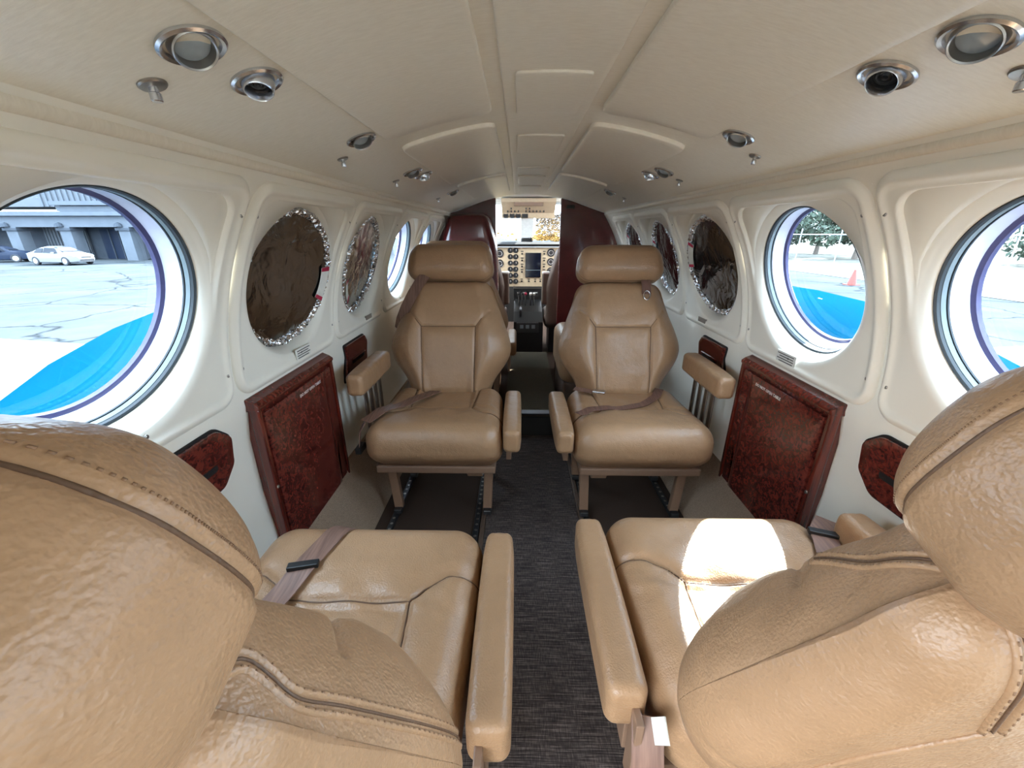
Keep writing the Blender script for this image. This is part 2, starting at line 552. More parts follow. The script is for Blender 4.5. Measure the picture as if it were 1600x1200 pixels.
S_B, S_T = s_of_z(0.664), s_of_z(1.126)
def window_panel_mesh(side):
    NA, NR = 288, 40
    th = np.linspace(0, 2 * PI, NA, endpoint=False)
    out = lambda y, s: rrect_sdf(y, s, 0.2575, S_B, S_T, 0.05)
    Rb = ray_to(out, th)
    rows = []
    # outer rolled edge to hole edge
    ts = np.concatenate([np.linspace(0, 0.10, 10), np.linspace(0.10, 1, NR)[1:]])
    rec = lambda y, s: rrect_sdf(y, s, 0.216, -0.40, 0.212, 0.045)
    for i, t in enumerate(ts):
        rr = Rb * (1 - t) + R_HOLE * t
        y = rr * np.cos(th); s = rr * np.sin(th)
        d = -out(y, s)
        q = np.clip(d / 0.012, 0, 1)
        off = 0.010 * np.sqrt(np.clip(1 - (1 - q) ** 2, 0, 1)) - 0.001 + 0.0045 * np.exp(-((d - 0.015) / 0.008) ** 2)
        xs, zs = wall_pt(s, off)
        # flat facet round the window: go to the tangent plane inside the recess
        depth = (WX0 - xs) * N_OUT[0] + (Z0 - zs) * N_OUT[1]
        m = (1 - sstep(-0.007, 0.003, rec(y, s))) * sstep(-0.06, 0.10, s)
        move = np.maximum(depth - 0.002, 0) * m
        xs = xs + N_OUT[0] * move; zs = zs + N_OUT[1] * move
        # soft lip at the hole
        lip = np.clip(1 - (rr - R_HOLE) / 0.016, 0, 1)
        xs = xs + N_OUT[0] * 0.005 * lip ** 2; zs = zs + N_OUT[1] * 0.005 * lip ** 2
        rows.append(np.stack([xs, y, zs], 1))
    # reveal: hole edge to the seal circle
    last = rows[-1]
    cy, sy_ = np.cos(th), np.sin(th)
    RS, DS = 0.190, 0.014
    tgt = np.stack([WX0 + N_OUT[0] * DS + T_UP[0] * RS * sy_, RS * cy, Z0 + N_OUT[1] * DS + T_UP[1] * RS * sy_], 1)
    for t in np.linspace(0, 1, 10)[1:]:
        mid = last * (1 - t) + tgt * t
        bul = math.sin(t * PI) * 0.004
        rows.append(mid + np.stack([-T_UP[0] * sy_ * bul, -cy * bul, -T_UP[1] * sy_ * bul], 1))
    # tuck the outer edge behind
    first = rows[0]
    rows.insert(0, first + np.array([0.012, 0, 0.0]))
    V = np.concatenate(rows)
    n = len(rows)
    idx = np.arange(n * NA).reshape(n, NA)
    nx = np.roll(idx, -1, axis=1)
    Fq = np.stack([idx[:-1], nx[:-1], nx[1:], idx[1:]], -1).reshape(-1, 4)
    V = V.copy(); V[:, 0] *= side
    return mesh('window_panel', V, Fq)

def wall_backing(side, y_from, y_to, wins, door=None):
    b = MB()
    zs_l = [0.0, 0.11, 0.22, 0.31, 0.40, 0.55, 0.60, 0.64, 0.655]
    ys = [y_from] + [w - PITCH_Y / 2 for w in wins] + [wins[-1] + PITCH_Y / 2, y_to]
    # lower strip
    lo = [(float(wallx(z)), z) for z in zs_l]
    def strip(prof, ya, yb):
        vs_ = [(side * x, yy, z) for yy in (ya, yb) for x, z in prof]
        n = len(prof)
        b.add(vs_, [(i, i + 1, n + i + 1, n + i) for i in range(n - 1)])
    zs_u = [0.655 + (1.21 - 0.655) * i / 14 for i in range(15)]
    up = [(float(wallx(z)), z) for z in zs_u]
    strip(lo, y_from, y_to)
    strip(up, wins[-1] + PITCH_Y / 2, y_to)
    strip(up, y_from, wins[0] - PITCH_Y / 2)
    NA = 64
    th = np.linspace(0, 2 * PI, NA, endpoint=False) + 0.001
    sb, st = s_of_z(0.655), s_of_z(1.16)
    cor = [math.atan2(sv, yv * PITCH_Y / 2) % (2 * PI) for sv in (sb, st) for yv in (-1, 1)]
    th = np.sort(np.concatenate([th[4:], cor])) ; NA = len(th)
    box = lambda y, s: np.maximum(np.abs(y) - PITCH_Y / 2, np.maximum(s - st, sb - s))
    Rb = ray_to(box, th)
    for w in wins:
        rows = []
        for t in (0, .33, .66, 1):
            rr = Rb * (1 - t) + 0.215 * t
            x, z = wall_pt(rr * np.sin(th), 0.0)
            rows.append(np.stack([side * x, w + rr * np.cos(th), z], 1))
        sk = np.stack([side * (WX0 + N_OUT[0] * 0.072 + T_UP[0] * 0.21 * np.sin(th)), w + 0.21 * np.cos(th), Z0 + N_OUT[1] * 0.072 + T_UP[1] * 0.21 * np.sin(th)], 1)
        rows.append(sk)
        V = np.concatenate(rows); idx = np.arange(5 * NA).reshape(5, NA); nx = np.roll(idx, -1, 1)
        b.add(V.tolist(), np.stack([idx[:-1], nx[:-1], nx[1:], idx[1:]], -1).reshape(-1, 4).tolist())
        strip([(float(wallx(z)), z) for z in (1.15, 1.18, 1.21)], w - PITCH_Y / 2, w + PITCH_Y / 2)
    return b

walls = {}
for side, nm in ((-1, 'left'), (1, 'right')):
    WIN = WINS[side]; wins = WIN if side > 0 else WIN[2:]
    # left side: unseen opening added aft of the last window to let daylight in
    b = wall_backing(side, Y_AFT if side > 0 else -0.24, Y_FWD + 0.02, wins)
    walls[side] = struct(b.build('wall_' + nm, 'wall', sharp=None))
    pm = window_panel_mesh(side); pm.materials.append(M['wall'])
    for w in wins:
        p = obj('window_panel', pm, None, walls[side]); p.location = (0, w, 0)
    # screws along the panel seams
    sb_ = MB()
    sb_.lathe([(0.0001, 0.002), (0.003, 0.002), (0.0042, 0.001), (0.0045, 0.0)], n=10)
    sm = mesh('screw', sb_.v, sb_.f); sm.materials.append(M['steel'])
    for w in WIN[3:]:
        for dy in (-0.238, 0.238):
            for z in (0.735, 1.065):
                x, zz = wall_pt(s_of_z(z), 0.0105)
                o = obj('screw', sm, None, walls[side]); o.location = (side * float(x), w + dy, float(zz)); o.rotation_euler = (0, -side * PI / 2, 0)
        x, zz = wall_pt(s_of_z(0.70), 0.0105)
        o = obj('screw', sm, None, walls[side]); o.location = (side * float(x), w + 0.02, float(zz)); o.rotation_euler = (0, -side * PI / 2, 0)
    # crown bead
    tb = MB().tube([(side * 0.549, Y_AFT, 1.148), (side * 0.549, Y_FWD, 1.148)], 0.010, 12)
    tr_ = struct(tb.build('trim_%d' % (1 if side < 0 else 2), 'ceiling'))
    # sloping carpet kick panel
    kb = MB().prism([(side * 0.585, 0.0), (side * 0.62, 0.0), (side * 0.707, 0.222), (side * 0.692, 0.226)], -0.8, Y_FWD)
    struct(kb.build('baseboard_' + nm, 'carpet_beige', smooth=False))

# ceiling
b = MB()
xs = np.linspace(-0.57, 0.57, 97)
vs_ = [(x, y, float(ceilz(x))) for y in (Y_AFT, Y_FWD + 0.02) for x in xs]
b.add(vs_, [(i, i + 1, 97 + i + 1, 97 + i) for i in range(96)])
ceil_o = struct(b.build('ceiling', 'ceiling', sharp=None))
def ceiling_piece(name, x0, x1, y0, y1, th, corner=0.025, bev=0.004, mat='ceiling', yfun=None):
    def fn(u, v, w):
        yy = v if yfun is None else yfun(u, v)
        nrm = ceil_n(u)
        p = Vector((u, yy, float(ceilz(u)))) + nrm * (w - 0.0008)
        return tuple(p)
    v_, f_ = slab([(x0, y0), (x1, y0), (x1, y1), (x0, y1)], th, bev, 14, fn, corner)
    return obj(name, mesh(name, v_, f_, True, 0.7), mat, ceil_o)
ceiling_piece('centre_strip', -0.088, 0.088, -1.7, 3.05, 0.006, 0.01, 0.003)
for (y0, y1) in ((-0.60, -0.20), (-0.05, 0.40), (0.78, 1.02), (1.23, 1.47), (1.80, 1.98), (2.06, 2.36), (2.48, 2.8)):
    def fn(u, v, w):
        return (u, v, float(ceilz(u)) - 0.0055 - w)
    hw = 0.064
    v_, f_ = slab([(-hw, y0), (hw, y0), (hw, y1), (-hw, y1)], 0.004, 0.002, 6, fn, 0.012)
    obj('access_cover', mesh('access_cover', v_, f_, True, 0.7), 'ceiling', ceil_o)
for sd in (-1, 1):
    for (y0, y1, xo) in ((-1.5, -0.10, 0.345), (-0.08, 1.00, 0.345), (1.10, 1.87, 0.345), (1.97, 2.72, 0.335)):
        ceiling_piece('headliner_panel', min(sd * 0.115, sd * xo), max(sd * 0.115, sd * xo), y0, y1, 0.010, 0.03, 0.003)

# floor
b = MB().box((0, (Y_AFT + 4.9) / 2, -0.02), (1.36, 4.9 - Y_AFT, 0.04))
floor = struct(b.build('floor', 'carpet_brown', smooth=False))
b = MB().box((0, (Y_AFT + 1.93) / 2, 0.004), (0.352, 1.93 - Y_AFT, 0.012))
ac = b.build('aisle_carpet', 'aisle', smooth=False, bevel=0.002)
tag(ac, 'dark grey woven runner carpet down the middle of the aisle', 'carpet')
for i, sd in enumerate((-1, 1)):
    b = MB().box((sd * 0.186, (Y_AFT + 1.92) / 2, 0.005), (0.018, 1.92 - Y_AFT, 0.016))
    struct(b.build('trim_%d' % (3 + i), 'leather_dark', smooth=False, bevel=0.003))
# step up to the forward platform
b = MB().box((0, 2.5, 0.066), (0.52, 1.14, 0.132))
st_ = thing('aisle_step', 'low carpeted step up toward the cockpit between the far seats', 'step', (0, 1.93, 0))
def child_at(o, parent):
    o.parent = parent
    o.matrix_parent_inverse = Matrix.LocRotScale(parent.location, parent.rotation_euler, None).inverted()
    return o
child_at(MB().box((0.02, 2.515, 0.070), (0.29, 1.17, 0.128)).build('platform', 'carpet_platform', smooth=False), st_)
child_at(MB().box((0.02, 1.928, 0.062), (0.29, 0.012, 0.112)).build('riser', 'black', smooth=False), st_)
child_at(MB().box((0.02, 1.945, 0.135), (0.29, 0.05, 0.008)).build('nosing', 'dark_metal', smooth=False, bevel=0.002), st_)

# aft bulkhead (behind the camera)
b = MB()
pl = [(-float(wallx(z)), z) for z in np.linspace(0, 1.15, 20)] + [(x, float(ceilz(x))) for x in np.linspace(-0.55, 0.55, 20)] + [(float(wallx(z)), z) for z in np.linspace(1.15, 0, 20)]
b.prism(pl, Y_AFT - 0.03, Y_AFT)
struct(b.build('wall_aft', 'wall', smooth=False))

# ---------------------------------------------------------------- windows
WN = 0
for side in (-1, 1):
    for w in (WINS[1] if side > 0 else WINS[-1][2:]):
        WN += 1
        root = bpy.data.objects.new('window_%d' % WN, None); COL.objects.link(root)
        root.empty_display_size = 0.05
        root.location = (side * WX0, w, Z0)
        struct(root)
        ax = (side * N_OUT[0], 0, N_OUT[1])
        def ring(name, prof, mat, n=72):
            key = (name, side)
            if key not in ring.cache:
                m_ = MB().lathe(prof, (0, 0, 0), ax, n)
                me = mesh(name, m_.v, m_.f, True, 0.5); me.materials.append(M[mat]); ring.cache[key] = me
            return obj(name, ring.cache[key], None, root)
        if not hasattr(ring, 'cache'):
            ring.cache = globals().setdefault('_ringcache', {})
        ring('seal', [(0.192, 0.012), (0.188, 0.010), (0.1855, 0.013), (0.185, 0.018), (0.187, 0.020)], 'rubber')
        ring('retainer', [(0.188, 0.019), (0.1845, 0.019), (0.183, 0.026), (0.185, 0.028)], 'grey_ring')
        ring('inner_seal', [(0.186, 0.028), (0.182, 0.028), (0.182, 0.031), (0.185, 0.031)], 'rubber')
        ring('spacer', [(0.187, 0.031), (0.183, 0.031), (0.176, 0.058)], 'lilac')
        ring('outer_ring', [(0.177, 0.057), (0.176, 0.058), (0.169, 0.061), (0.168, 0.068)], 'navy')
        ring('skin_frame', [(0.168, 0.068), (0.178, 0.074), (0.214, 0.074)], 'skin', 48)
        ring('pane', [(0.183, 0.030), (0.08, 0.030), (0.0002, 0.030)], 'glass', 48)
        p2 = MB().lathe([(0.1685, 0.064), (0.07, 0.065), (0.0002, 0.068)], (0, 0, 0), ax, 48)
        key = ('pane2', side)
        if key not in ring.cache:
            me = mesh('pane', p2.v, p2.f); me.materials.append(M['glass']); ring.cache[key] = me
        obj('pane', ring.cache[key], None, root)
        # daylight portal: guides sampling of the sky through this opening
        pd = bpy.data.lights.new('window_portal', 'AREA'); pd.shape = 'DISK'; pd.size = 0.34; pd.cycles.is_portal = True
        po = bpy.data.objects.new('window_portal', pd); COL.objects.link(po)
        po.location = Vector(root.location) + Vector(ax) * 0.085
        po.rotation_euler = (-Vector(ax)).to_track_quat('-Z', 'Y').to_euler()

pd = bpy.data.lights.new('aft_opening_portal', 'AREA'); pd.shape = 'RECTANGLE'; pd.size = 1.6; pd.size_y = 1.2; pd.cycles.is_portal = True  # guides sky sampling through the opening added behind the camera
po = bpy.data.objects.new('aft_opening_portal', pd); COL.objects.link(po)
po.location = (-0.72, -1.05, 0.58); po.rotation_euler = Vector((1, 0, 0)).to_track_quat('-Z', 'Y').to_euler()

# ---------------------------------------------------------------- foil sunshades in some windows
def foil_shade(side, w, label, tilt, sticker_ang, seed):
    t = thing('foil_sunshade', label, 'sunshade', (side * WX0, w, Z0), 0, 'reflective sunshades in the round windows')
    r_ = np.random.default_rng(seed)
    A = np.array([side * N_OUT[0], 0, N_OUT[1]]); U = np.array([0, 1.0, 0]); V_ = np.array([side * T_UP[0], 0, T_UP[1]])
    NA, NR = 96, 20
    th = np.linspace(0, 2 * PI, NA, endpoint=False)
    ph = r_.uniform(0, 2 * PI, 6)
    def P_(rr, a, d):
        return A[None] * d[:, None] + U[None] * (rr * np.cos(a))[:, None] + V_[None] * (rr * np.sin(a))[:, None]
    wav = 0.0016 * np.sin(7 * th + ph[0]) + 0.0012 * np.sin(17 * th + ph[1]) + 0.0008 * np.sin(31 * th + ph[2])
    rows = []
    for i in range(NR):
        q = 1 - i / (NR - 0.6)
        rr = (0.176 + wav) * q
        y = rr * np.cos(th); s = rr * np.sin(th)
        d = 0.012 + tilt * y + 0.0012 * np.sin(5 * y / 0.15 + ph[3]) * q + 0.0010 * np.sin(6 * s / 0.15 + ph[4] + 3 * y / 0.15)
        rows.append(P_(rr, th, d))
    V = np.concatenate(rows); idx = np.arange(NR * NA).reshape(NR, NA); nx = np.roll(idx, -1, 1)
    Fq = np.stack([idx[:-1], nx[:-1], nx[1:], idx[1:]], -1).reshape(-1, 4).tolist() + [tuple(idx[-1])]
    obj('film', mesh('film', V, Fq), 'film', t)
    # crinkled folded rim
    rows = []
    NA2 = 220
    th2 = np.linspace(0, 2 * PI, NA2, endpoint=False)
    jit = r_.normal(0, 1, (7, NA2))
    prof = [(0.170, 0.012), (0.175, 0.006), (0.181, 0.002), (0.187, 0.003), (0.190, 0.008), (0.188, 0.016), (0.182, 0.022)]
    for k_, (rr, d) in enumerate(prof):
        rr = rr + jit[k_] * 0.0016; d = d + tilt * 0.8 * rr * np.cos(th2) + jit[(k_ + 3) % 7] * 0.0020
        rows.append(P_(rr, th2, d))
    V = np.concatenate(rows); idx = np.arange(len(prof) * NA2).reshape(len(prof), NA2); nx = np.roll(idx, -1, 1)
    obj('crinkled_rim', mesh('crinkled_rim', V, np.stack([idx[:-1], nx[:-1], nx[1:], idx[1:]], -1).reshape(-1, 4), False), 'foil', t)
    # sticker along the rim
    def arc(name, a0, a1, r0, r1, lift, mat, par):
        vv = []; n = 8
        for j in range(n + 1):
            a = a0 + (a1 - a0) * j / n
            for rr in (r0, r1):
                d = 0.010 + tilt * rr * math.cos(a) - lift - (0.005 if rr > 0.168 else 0.0)
                vv.append(A * d + U * rr * math.cos(a) + V_ * rr * math.sin(a))
        vv += [p + A * 0.0006 for p in vv]
        m_ = 2 * (n + 1)
        ff = [(2 * j, 2 * j + 1, 2 * j + 3, 2 * j + 2) for j in range(n)] + [(m_ + 2 * j, m_ + 2 * j + 2, m_ + 2 * j + 3, m_ + 2 * j + 1) for j in range(n)]
        ff += [(2 * j, 2 * j + 2, m_ + 2 * j + 2, m_ + 2 * j) for j in range(n)] + [(2 * j + 1, m_ + 2 * j + 1, m_ + 2 * j + 3, 2 * j + 3) for j in range(n)]
        return obj(name, mesh(name, np.array(vv), ff, False), mat, par)
    a = sticker_ang
    stk = arc('sticker', a - 0.30, a + 0.34, 0.144, 0.174, 0.004, 'sticker', t)
    arc('sticker_band', a + 0.26, a + 0.34, 0.144, 0.174, 0.0052, 'red_ink', stk)
    arc('sticker_band', a - 0.30, a - 0.23, 0.144, 0.174, 0.0052, 'red_ink', stk)
    for q in (0.151, 0.158, 0.165):
        arc('sticker_text', a - 0.16, a + 0.20, q, q + 0.0016, 0.0052, 'ink', stk)
    return t
foil_shade(-1, WINS[-1][4], 'dark film sunshade filling the round window above the left table', -0.10, -0.15, 1)
foil_shade(-1, WINS[-1][5], 'dark film sunshade in the left round window beside the front left seat', 0.06, -2.6, 2)
foil_shade(1, WINS[1][5], 'dark film sunshade in the right round window beside the front right seat', -0.08, 0.25, 3)
foil_shade(1, WINS[1][6], 'dark film sunshade in right round window behind the front right headrest', 0.05, 0.2, 4)
foil_shade(1, WINS[1][7], 'dark film sunshade in the right round window nearest the cockpit', 0.03, 0.4, 5)

# ---------------------------------------------------------------- wall fittings
def wall_map(side, yc):
    def fn(u, v, w):          # u along y, v = height, w toward cabin
        z = v
        return (side * (float(wallx(z)) - w - 0.001), yc + u, z)
    return fn
def insert_panel(side, yc, outline, slot, label):
    base = thing('armrest_insert', label, 'wood panel', (side * 0.712, yc, 0.57), 0, 'burl inserts on the side walls')
    fn0 = wall_map(side, yc)
    fn = lambda u, v, w: tuple(Vector(fn0(u, v, w)) - Vector((side * 0.712, yc, 0.57)))
    v_, f_ = slab(outline, 0.012, 0.004, 8, fn, 0.012)
    p = obj('veneer_panel', mesh('veneer_panel', v_, f_, True, 0.6), 'burl', base)
    fo = lambda u, v, w: tuple(Vector(fn0(u, v, w - 0.001)) - Vector((side * 0.712, yc, 0.57)))
    cu_ = np.mean(np.array(outline), 0)
    v_, f_ = slab([tuple(cu_ + (np.array(q) - cu_) * np.array([1.022, 1.07])) for q in outline], 0.006, 0.002, 4, fo, 0.012)
    obj('dark_edge', mesh('dark_edge', v_, f_, True, 0.6), 'black_slot', base)
    (a0, a1, z0, z1) = slot
    fs_ = lambda u, v, w: tuple(Vector(fn0(u, v, w + 0.0118)) - Vector((side * 0.712, yc, 0.57)))
    v_, f_ = slab([(a0, z0), (a1, z0), (a1, z1), (a0, z1)], 0.0012, 0.0005, 3, fs_, 0.008)
    obj('slot', mesh('slot', v_, f_, True, 0.6), 'black_slot', p)
    # lip above the slot
    v_, f_ = slab([(a0 - .004, z1), (a1 + .004, z1), (a1 + .004, z1 + .006), (a0 - .004, z1 + .006)], 0.004, 0.0015, 3, fs_, 0.002)
    obj('slot_lip', mesh('slot_lip', v_, f_, True, 0.6), 'mahogany', p)
for side, nm in ((-1, 'left'), (1, 'right')):
    insert_panel(side, 0.62, [(-0.26, 0.495), (0.13, 0.495), (0.175, 0.535), (0.175, 0.600), (0.13, 0.636), (-0.26, 0.636)], (-0.16, 0.12, 0.545, 0.562),
                 'long red-brown burl insert on the %s wall below the nearest window' % nm)
    insert_panel(side, 1.55, [(-0.125, 0.492), (0.07, 0.492), (0.108, 0.530), (0.108, 0.600), (0.07, 0.634), (-0.125, 0.634), (-0.100, 0.585)], (-0.055, 0.07, 0.545, 0.562),
                 'small red-brown burl insert on the %s wall beyond the table' % nm)
    # placards under the windows
    for (yy, hw, hz, zz, mt, nmz, lab) in ((WINS[side][4] + 0.03, 0.042, 0.017, 0.697, 'sticker', 'white', 'small white placard with printed lines under the %s window above the table' % nm),
                                    (WINS[side][5] + 0.06, 0.034, 0.012, 0.690, 'sticker_grey', 'grey', 'small grey placard under the %s window with the second sunshade' % nm if side < 0 else 'small grey placard on the right wall above the small burl insert')):
        x_, z_ = wall_pt(s_of_z(zz), 0.0112)
        t = thing('placard', lab, 'placard', (side * float(x_), yy, float(z_)))
        MB().box((0, 0, 0), (0.002, 2 * hw, 2 * hz)).build('plate', mt, t, smooth=False, bevel=0.0006)
        if mt == 'sticker':
            for j in range(4):
                MB().box((-side * 0.0013, 0.002 * (-1) ** j, hz * (0.6 - 0.4 * j)), (0.0006, hw * (1.7 - 0.25 * (j % 2)), 0.0022)).build('print_line', 'ink', t, smooth=False)

# fold-out tables
def table_unit(side, label):
    YC = 1.070; HW = 0.205
    t = thing('fold_out_table', label, 'table', (side * 0.711, YC, 0.012), 0, 'folded tables in the side walls')
    def bx(poly, y0, y1, name, mat, par=t, bev=0.003):
        # poly in (inward from x=.66, z)
        m_ = MB().prism([(-side * a, z - 0.012) for a, z in poly], y0, y1)
        return m_.build(name, mat, par, smooth=False, bevel=bev)
    body = [(-0.03, 0.03), (0.018, 0.03), (0.020, 0.12), (0.020, 0.64), (-0.03, 0.64)]
    bx(body, -HW + 0.008, HW - 0.008, 'cabinet_body', 'mahogany')
    # cornice
    bx([(-0.03, 0.625), (0.028, 0.626), (0.036, 0.630), (0.037, 0.639), (0.026, 0.648), (-0.006, 0.662), (-0.03, 0.662)], -HW, HW, 'cornice', 'mahogany')
    # stiles left and right of the leaf
    for s2 in (-1, 1):
        bx([(0.010, 0.10), (0.033, 0.10), (0.033, 0.63), (0.010, 0.63)], s2 * HW - (0.014 if s2 > 0 else 0), s2 * HW + (0 if s2 > 0 else 0.014), 'stile', 'mahogany')
    # plinth flaring toward the aisle
    bx([(-0.03, 0.014), (0.035, 0.014), (0.060, 0.060), (0.030, 0.150), (-0.03, 0.150)], -HW - 0.006, HW + 0.012, 'plinth', 'mahogany', bev=0.004)
    # veneered leaf and strip with joint between
    def plate(name, y0, y1, z0, z1, th, mat, cut=None, par=t):
        fn = lambda u, v, w: (-side * (0.020 + w), u, v - 0.012)
        ol = [(y0, z0), (y1, z0), (y1, z1), (y0, z1)] if cut is None else cut
        v_, f_ = slab(ol, th, 0.0025, 8, fn, 0.004)
        return obj(name, mesh(name, v_, f_, True, 0.6), mat, par)
    leaf = plate('table_leaf', 0, 0, 0, 0, 0.011, 'burl', [(-HW + 0.022, 0.135), (HW - 0.115, 0.135), (HW - 0.064, 0.20), (HW - 0.064, 0.614), (-HW + 0.022, 0.614)])
    plate('side_leaf', 0, 0, 0, 0, 0.009, 'burl', [(HW - 0.110, 0.135), (HW - 0.018, 0.135), (HW - 0.018, 0.614), (HW - 0.060, 0.614), (HW - 0.060, 0.198)])
    # lettering
    me = text_mesh('DO NOT OPEN TABLE', 0.0125)
    me.materials.append(M['white_ink'])
    tx = bpy.data.objects.new('lettering', me); COL.objects.link(tx); tx.parent = leaf
    tx.matrix_local = Matrix.Translation((-side * 0.0315, 0.045, 0.578)) @ Matrix.Rotation(-side * PI / 2, 4, 'Z') @ Matrix.Rotation(PI / 2, 4, 'X')
    # small keyhole buttons
    m_ = MB().lathe([(0.0001, 0.003), (0.004, 0.003), (0.005, 0)], (-side * 0.033, -HW + 0.007, 0.40), (-side, 0, 0), 12)
    m_.build('button', 'steel', t)
table_unit(-1, 'folded burl veneer table standing against the left wall between the facing seats')
table_unit(1, 'folded burl veneer table standing against the right wall between the facing seats')

# ---------------------------------------------------------------- seats
BK_L = 0.49
_bz = [0.0, 0.04, 0.09, 0.14, 0.19, 0.225, 0.26, 0.33, 0.42, 0.50]
_bh = [0.165, 0.172, 0.192, 0.232, 0.256, 0.258, 0.249, 0.224, 0.192, 0.174]
_bzf = np.linspace(-0.01, 0.51, 200); _bhf = np.convolve(np.pad(np.interp(_bzf, _bz, _bh), 10, mode='edge'), np.ones(21) / 21, 'valid')
def back_h(z): return np.interp(z, _bzf, _bhf)
def backrest_mesh():
    V, Fq = rbox((0.5, 0.13, BK_L), 0.045, (110, 22, 110))
    V[:, 2] += BK_L / 2
    x0 = V[:, 0].copy(); y0 = V[:, 1].copy(); z = V[:, 2].copy()
    h = back_h(z)
    u = x0 / 0.25
    x = u * h
    thk = np.interp(z, [0, 0.1, 0.25, 0.4, 0.49], [0.85, 1.0, 1.05, 0.88, 0.72])
    y = y0 * thk
    fr = sstep(0.01, 0.055, y0); re = sstep(-0.01, -0.055, y0)
    # front: bolsters forward, centre hollow, lumbar swell
    y = y - sstep(-0.02, 0.05, y0) * 0.055 * sstep(0.60, 1.0, np.abs(u))
    y = y + fr * (0.012 * sstep(0.40, 0.60, np.abs(u)) * np.interp(z, [0, 0.05, 0.3, 0.42], [0.5, 1, 0.9, 0.2]) + 0.012 * np.sin(PI * np.clip(z / 0.5, 0, 1)))
    y = y - re * (0.014 * (1 - u * u))
    # outline edges sharpen toward the rear
    g = np.zeros(len(z))
    for pl in ([(-0.112, 0.295), (0.112, 0.295)], [(0.105, -0.02), (0.112, 0.295), (0.138, 0.330), (0.168, 0.362)], [(-0.105, -0.02), (-0.112, 0.295), (-0.138, 0.330), (-0.168, 0.362)]):
        d = seg_dist(x, z, pl)
        g = np.maximum(g, np.exp(-(d / 0.0045) ** 2) * 1.0 + 0.45 * np.exp(-(d / 0.018) ** 2))
    y = y - fr * 0.0065 * g
    # rear: double-stitched seam that follows the outline, and a lower pocket seam
    e = np.minimum(h - np.abs(x), (BK_L - z) * 0.95)
    gr = np.exp(-((e - 0.034) / 0.0032) ** 2) + np.exp(-((e - 0.048) / 0.0032) ** 2)
    ridge = np.exp(-((e - 0.041) / 0.004) ** 2)
    dpk = seg_dist(x, z, [(-0.26, 0.22), (-0.10, 0.275), (0.10, 0.275), (0.26, 0.22)])
    y = y + re * 0.003 * np.exp(-(dpk / 0.004) ** 2)
    # soft creases
    y = y + fr * 0.0025 * np.sin(40 * x + 23 * z) * np.sin(31 * z - 9 * x) * 0.6
    return mesh('backrest', np.stack([x, y, z], 1), Fq)
def rear_seam_points(inset):
    pts = []
    zs = np.linspace(0.05, BK_L - inset - 0.012, 60)
    for z in zs:
        pts.append((float(back_h(z) - inset), float(z)))
    zt = BK_L - inset / 0.95
    x_end = float(back_h(zt) - inset)
    top = [(x_end * (1 - t), zt) for t in np.linspace(0.12, 1, 14)]
    half = pts + top
    return half + [(-x, z) for x, z in half[::-1][1:]]
def headrest_mesh():
    V, Fq = rbox((0.362, 0.135, 0.150), 0.052, (84, 36, 40))
    x, y, z = V[:, 0].copy(), V[:, 1].copy(), V[:, 2].copy()
    x = x * (1 - 0.07 * sstep(-0.02, 0.075, z))
    d = np.abs(y - 0.028)
    rim = np.hypot(x / 0.181, z / 0.075)
    g = np.exp(-(d / 0.0032) ** 2) * sstep(0.62, 0.8, rim)
    c = 1 - 0.022 * g
    x = x * c; z = z * c
    y = y + sstep(0.03, 0.06, y) * 0.014 * (1 - np.clip(rim, 0, 1) ** 2)
    y = y - sstep(-0.03, -0.06, y) * 0.010 * (1 - np.clip(rim, 0, 1) ** 2)
    z = z + 0.006 * np.cos(x / 0.18 * 1.3) * sstep(0, 0.07, z)
    return mesh('headrest', np.stack([x, y, z], 1), Fq)
CUS = dict(z=0.338, hz=0.085)
C_LINES = ([(-0.118, 0.016), (0.118, 0.016)], [(0.118, 0.016), (0.140, -0.22)], [(-0.118, 0.016), (-0.140, -0.22)],
           [(0.118, 0.016), (0.140, 0.044), (0.175, 0.068), (0.24, 0.082)], [(-0.118, 0.016), (-0.140, 0.044), (-0.175, 0.068), (-0.24, 0.082)])
def cushion_top(x, y):
    """extra height of the upholstery above the base box"""
    x = np.asarray(x, float); y = np.asarray(y, float)
    inside = (1 - sstep(0.10, 0.128, np.abs(x))) * (1 - sstep(0.0, 0.02, y))
    hgt = -0.014 * inside + 0.006 * sstep(0.02, 0.10, y)
    g = np.zeros(np.broadcast(x, y).shape)
    for pl in C_LINES:
        d = seg_dist(x, y, pl)
        g = np.maximum(g, np.exp(-(d / 0.0045) ** 2) + 0.55 * np.exp(-(d / 0.018) ** 2))
    wr = 0.0022 * np.sin(60 * x + 25 * y + 2 * np.sin(40 * y)) * sstep(-0.02, 0.01, y) * (1 - sstep(0.05, 0.11, y))
    fold = 0.003 * np.sin(55 * (x * 0.8 + y * 0.5) + 1.2) * np.exp(-((x - 0.02) / 0.05) ** 2 - ((y + 0.07) / 0.06) ** 2)
    return hgt - 0.0075 * g + wr + fold
def cushion_mesh():
    V, Fq = rbox((0.470, 0.445, 0.170), 0.066, (116, 110, 40))
    x, y, z = V[:, 0].copy(), V[:, 1].copy(), V[:, 2].copy()
    tp = sstep(0.02, 0.075, z)
    z = z + tp * cushion_top(x, y)
    x = x * (1 - 0.05 * sstep(0.1, -0.22, y))
    bot = sstep(0.0, -0.08, z)
    y = y - bot * 0.03 * sstep(0.10, 0.22, y)
    return mesh('seat_cushion', np.stack([x, y, z], 1), Fq)
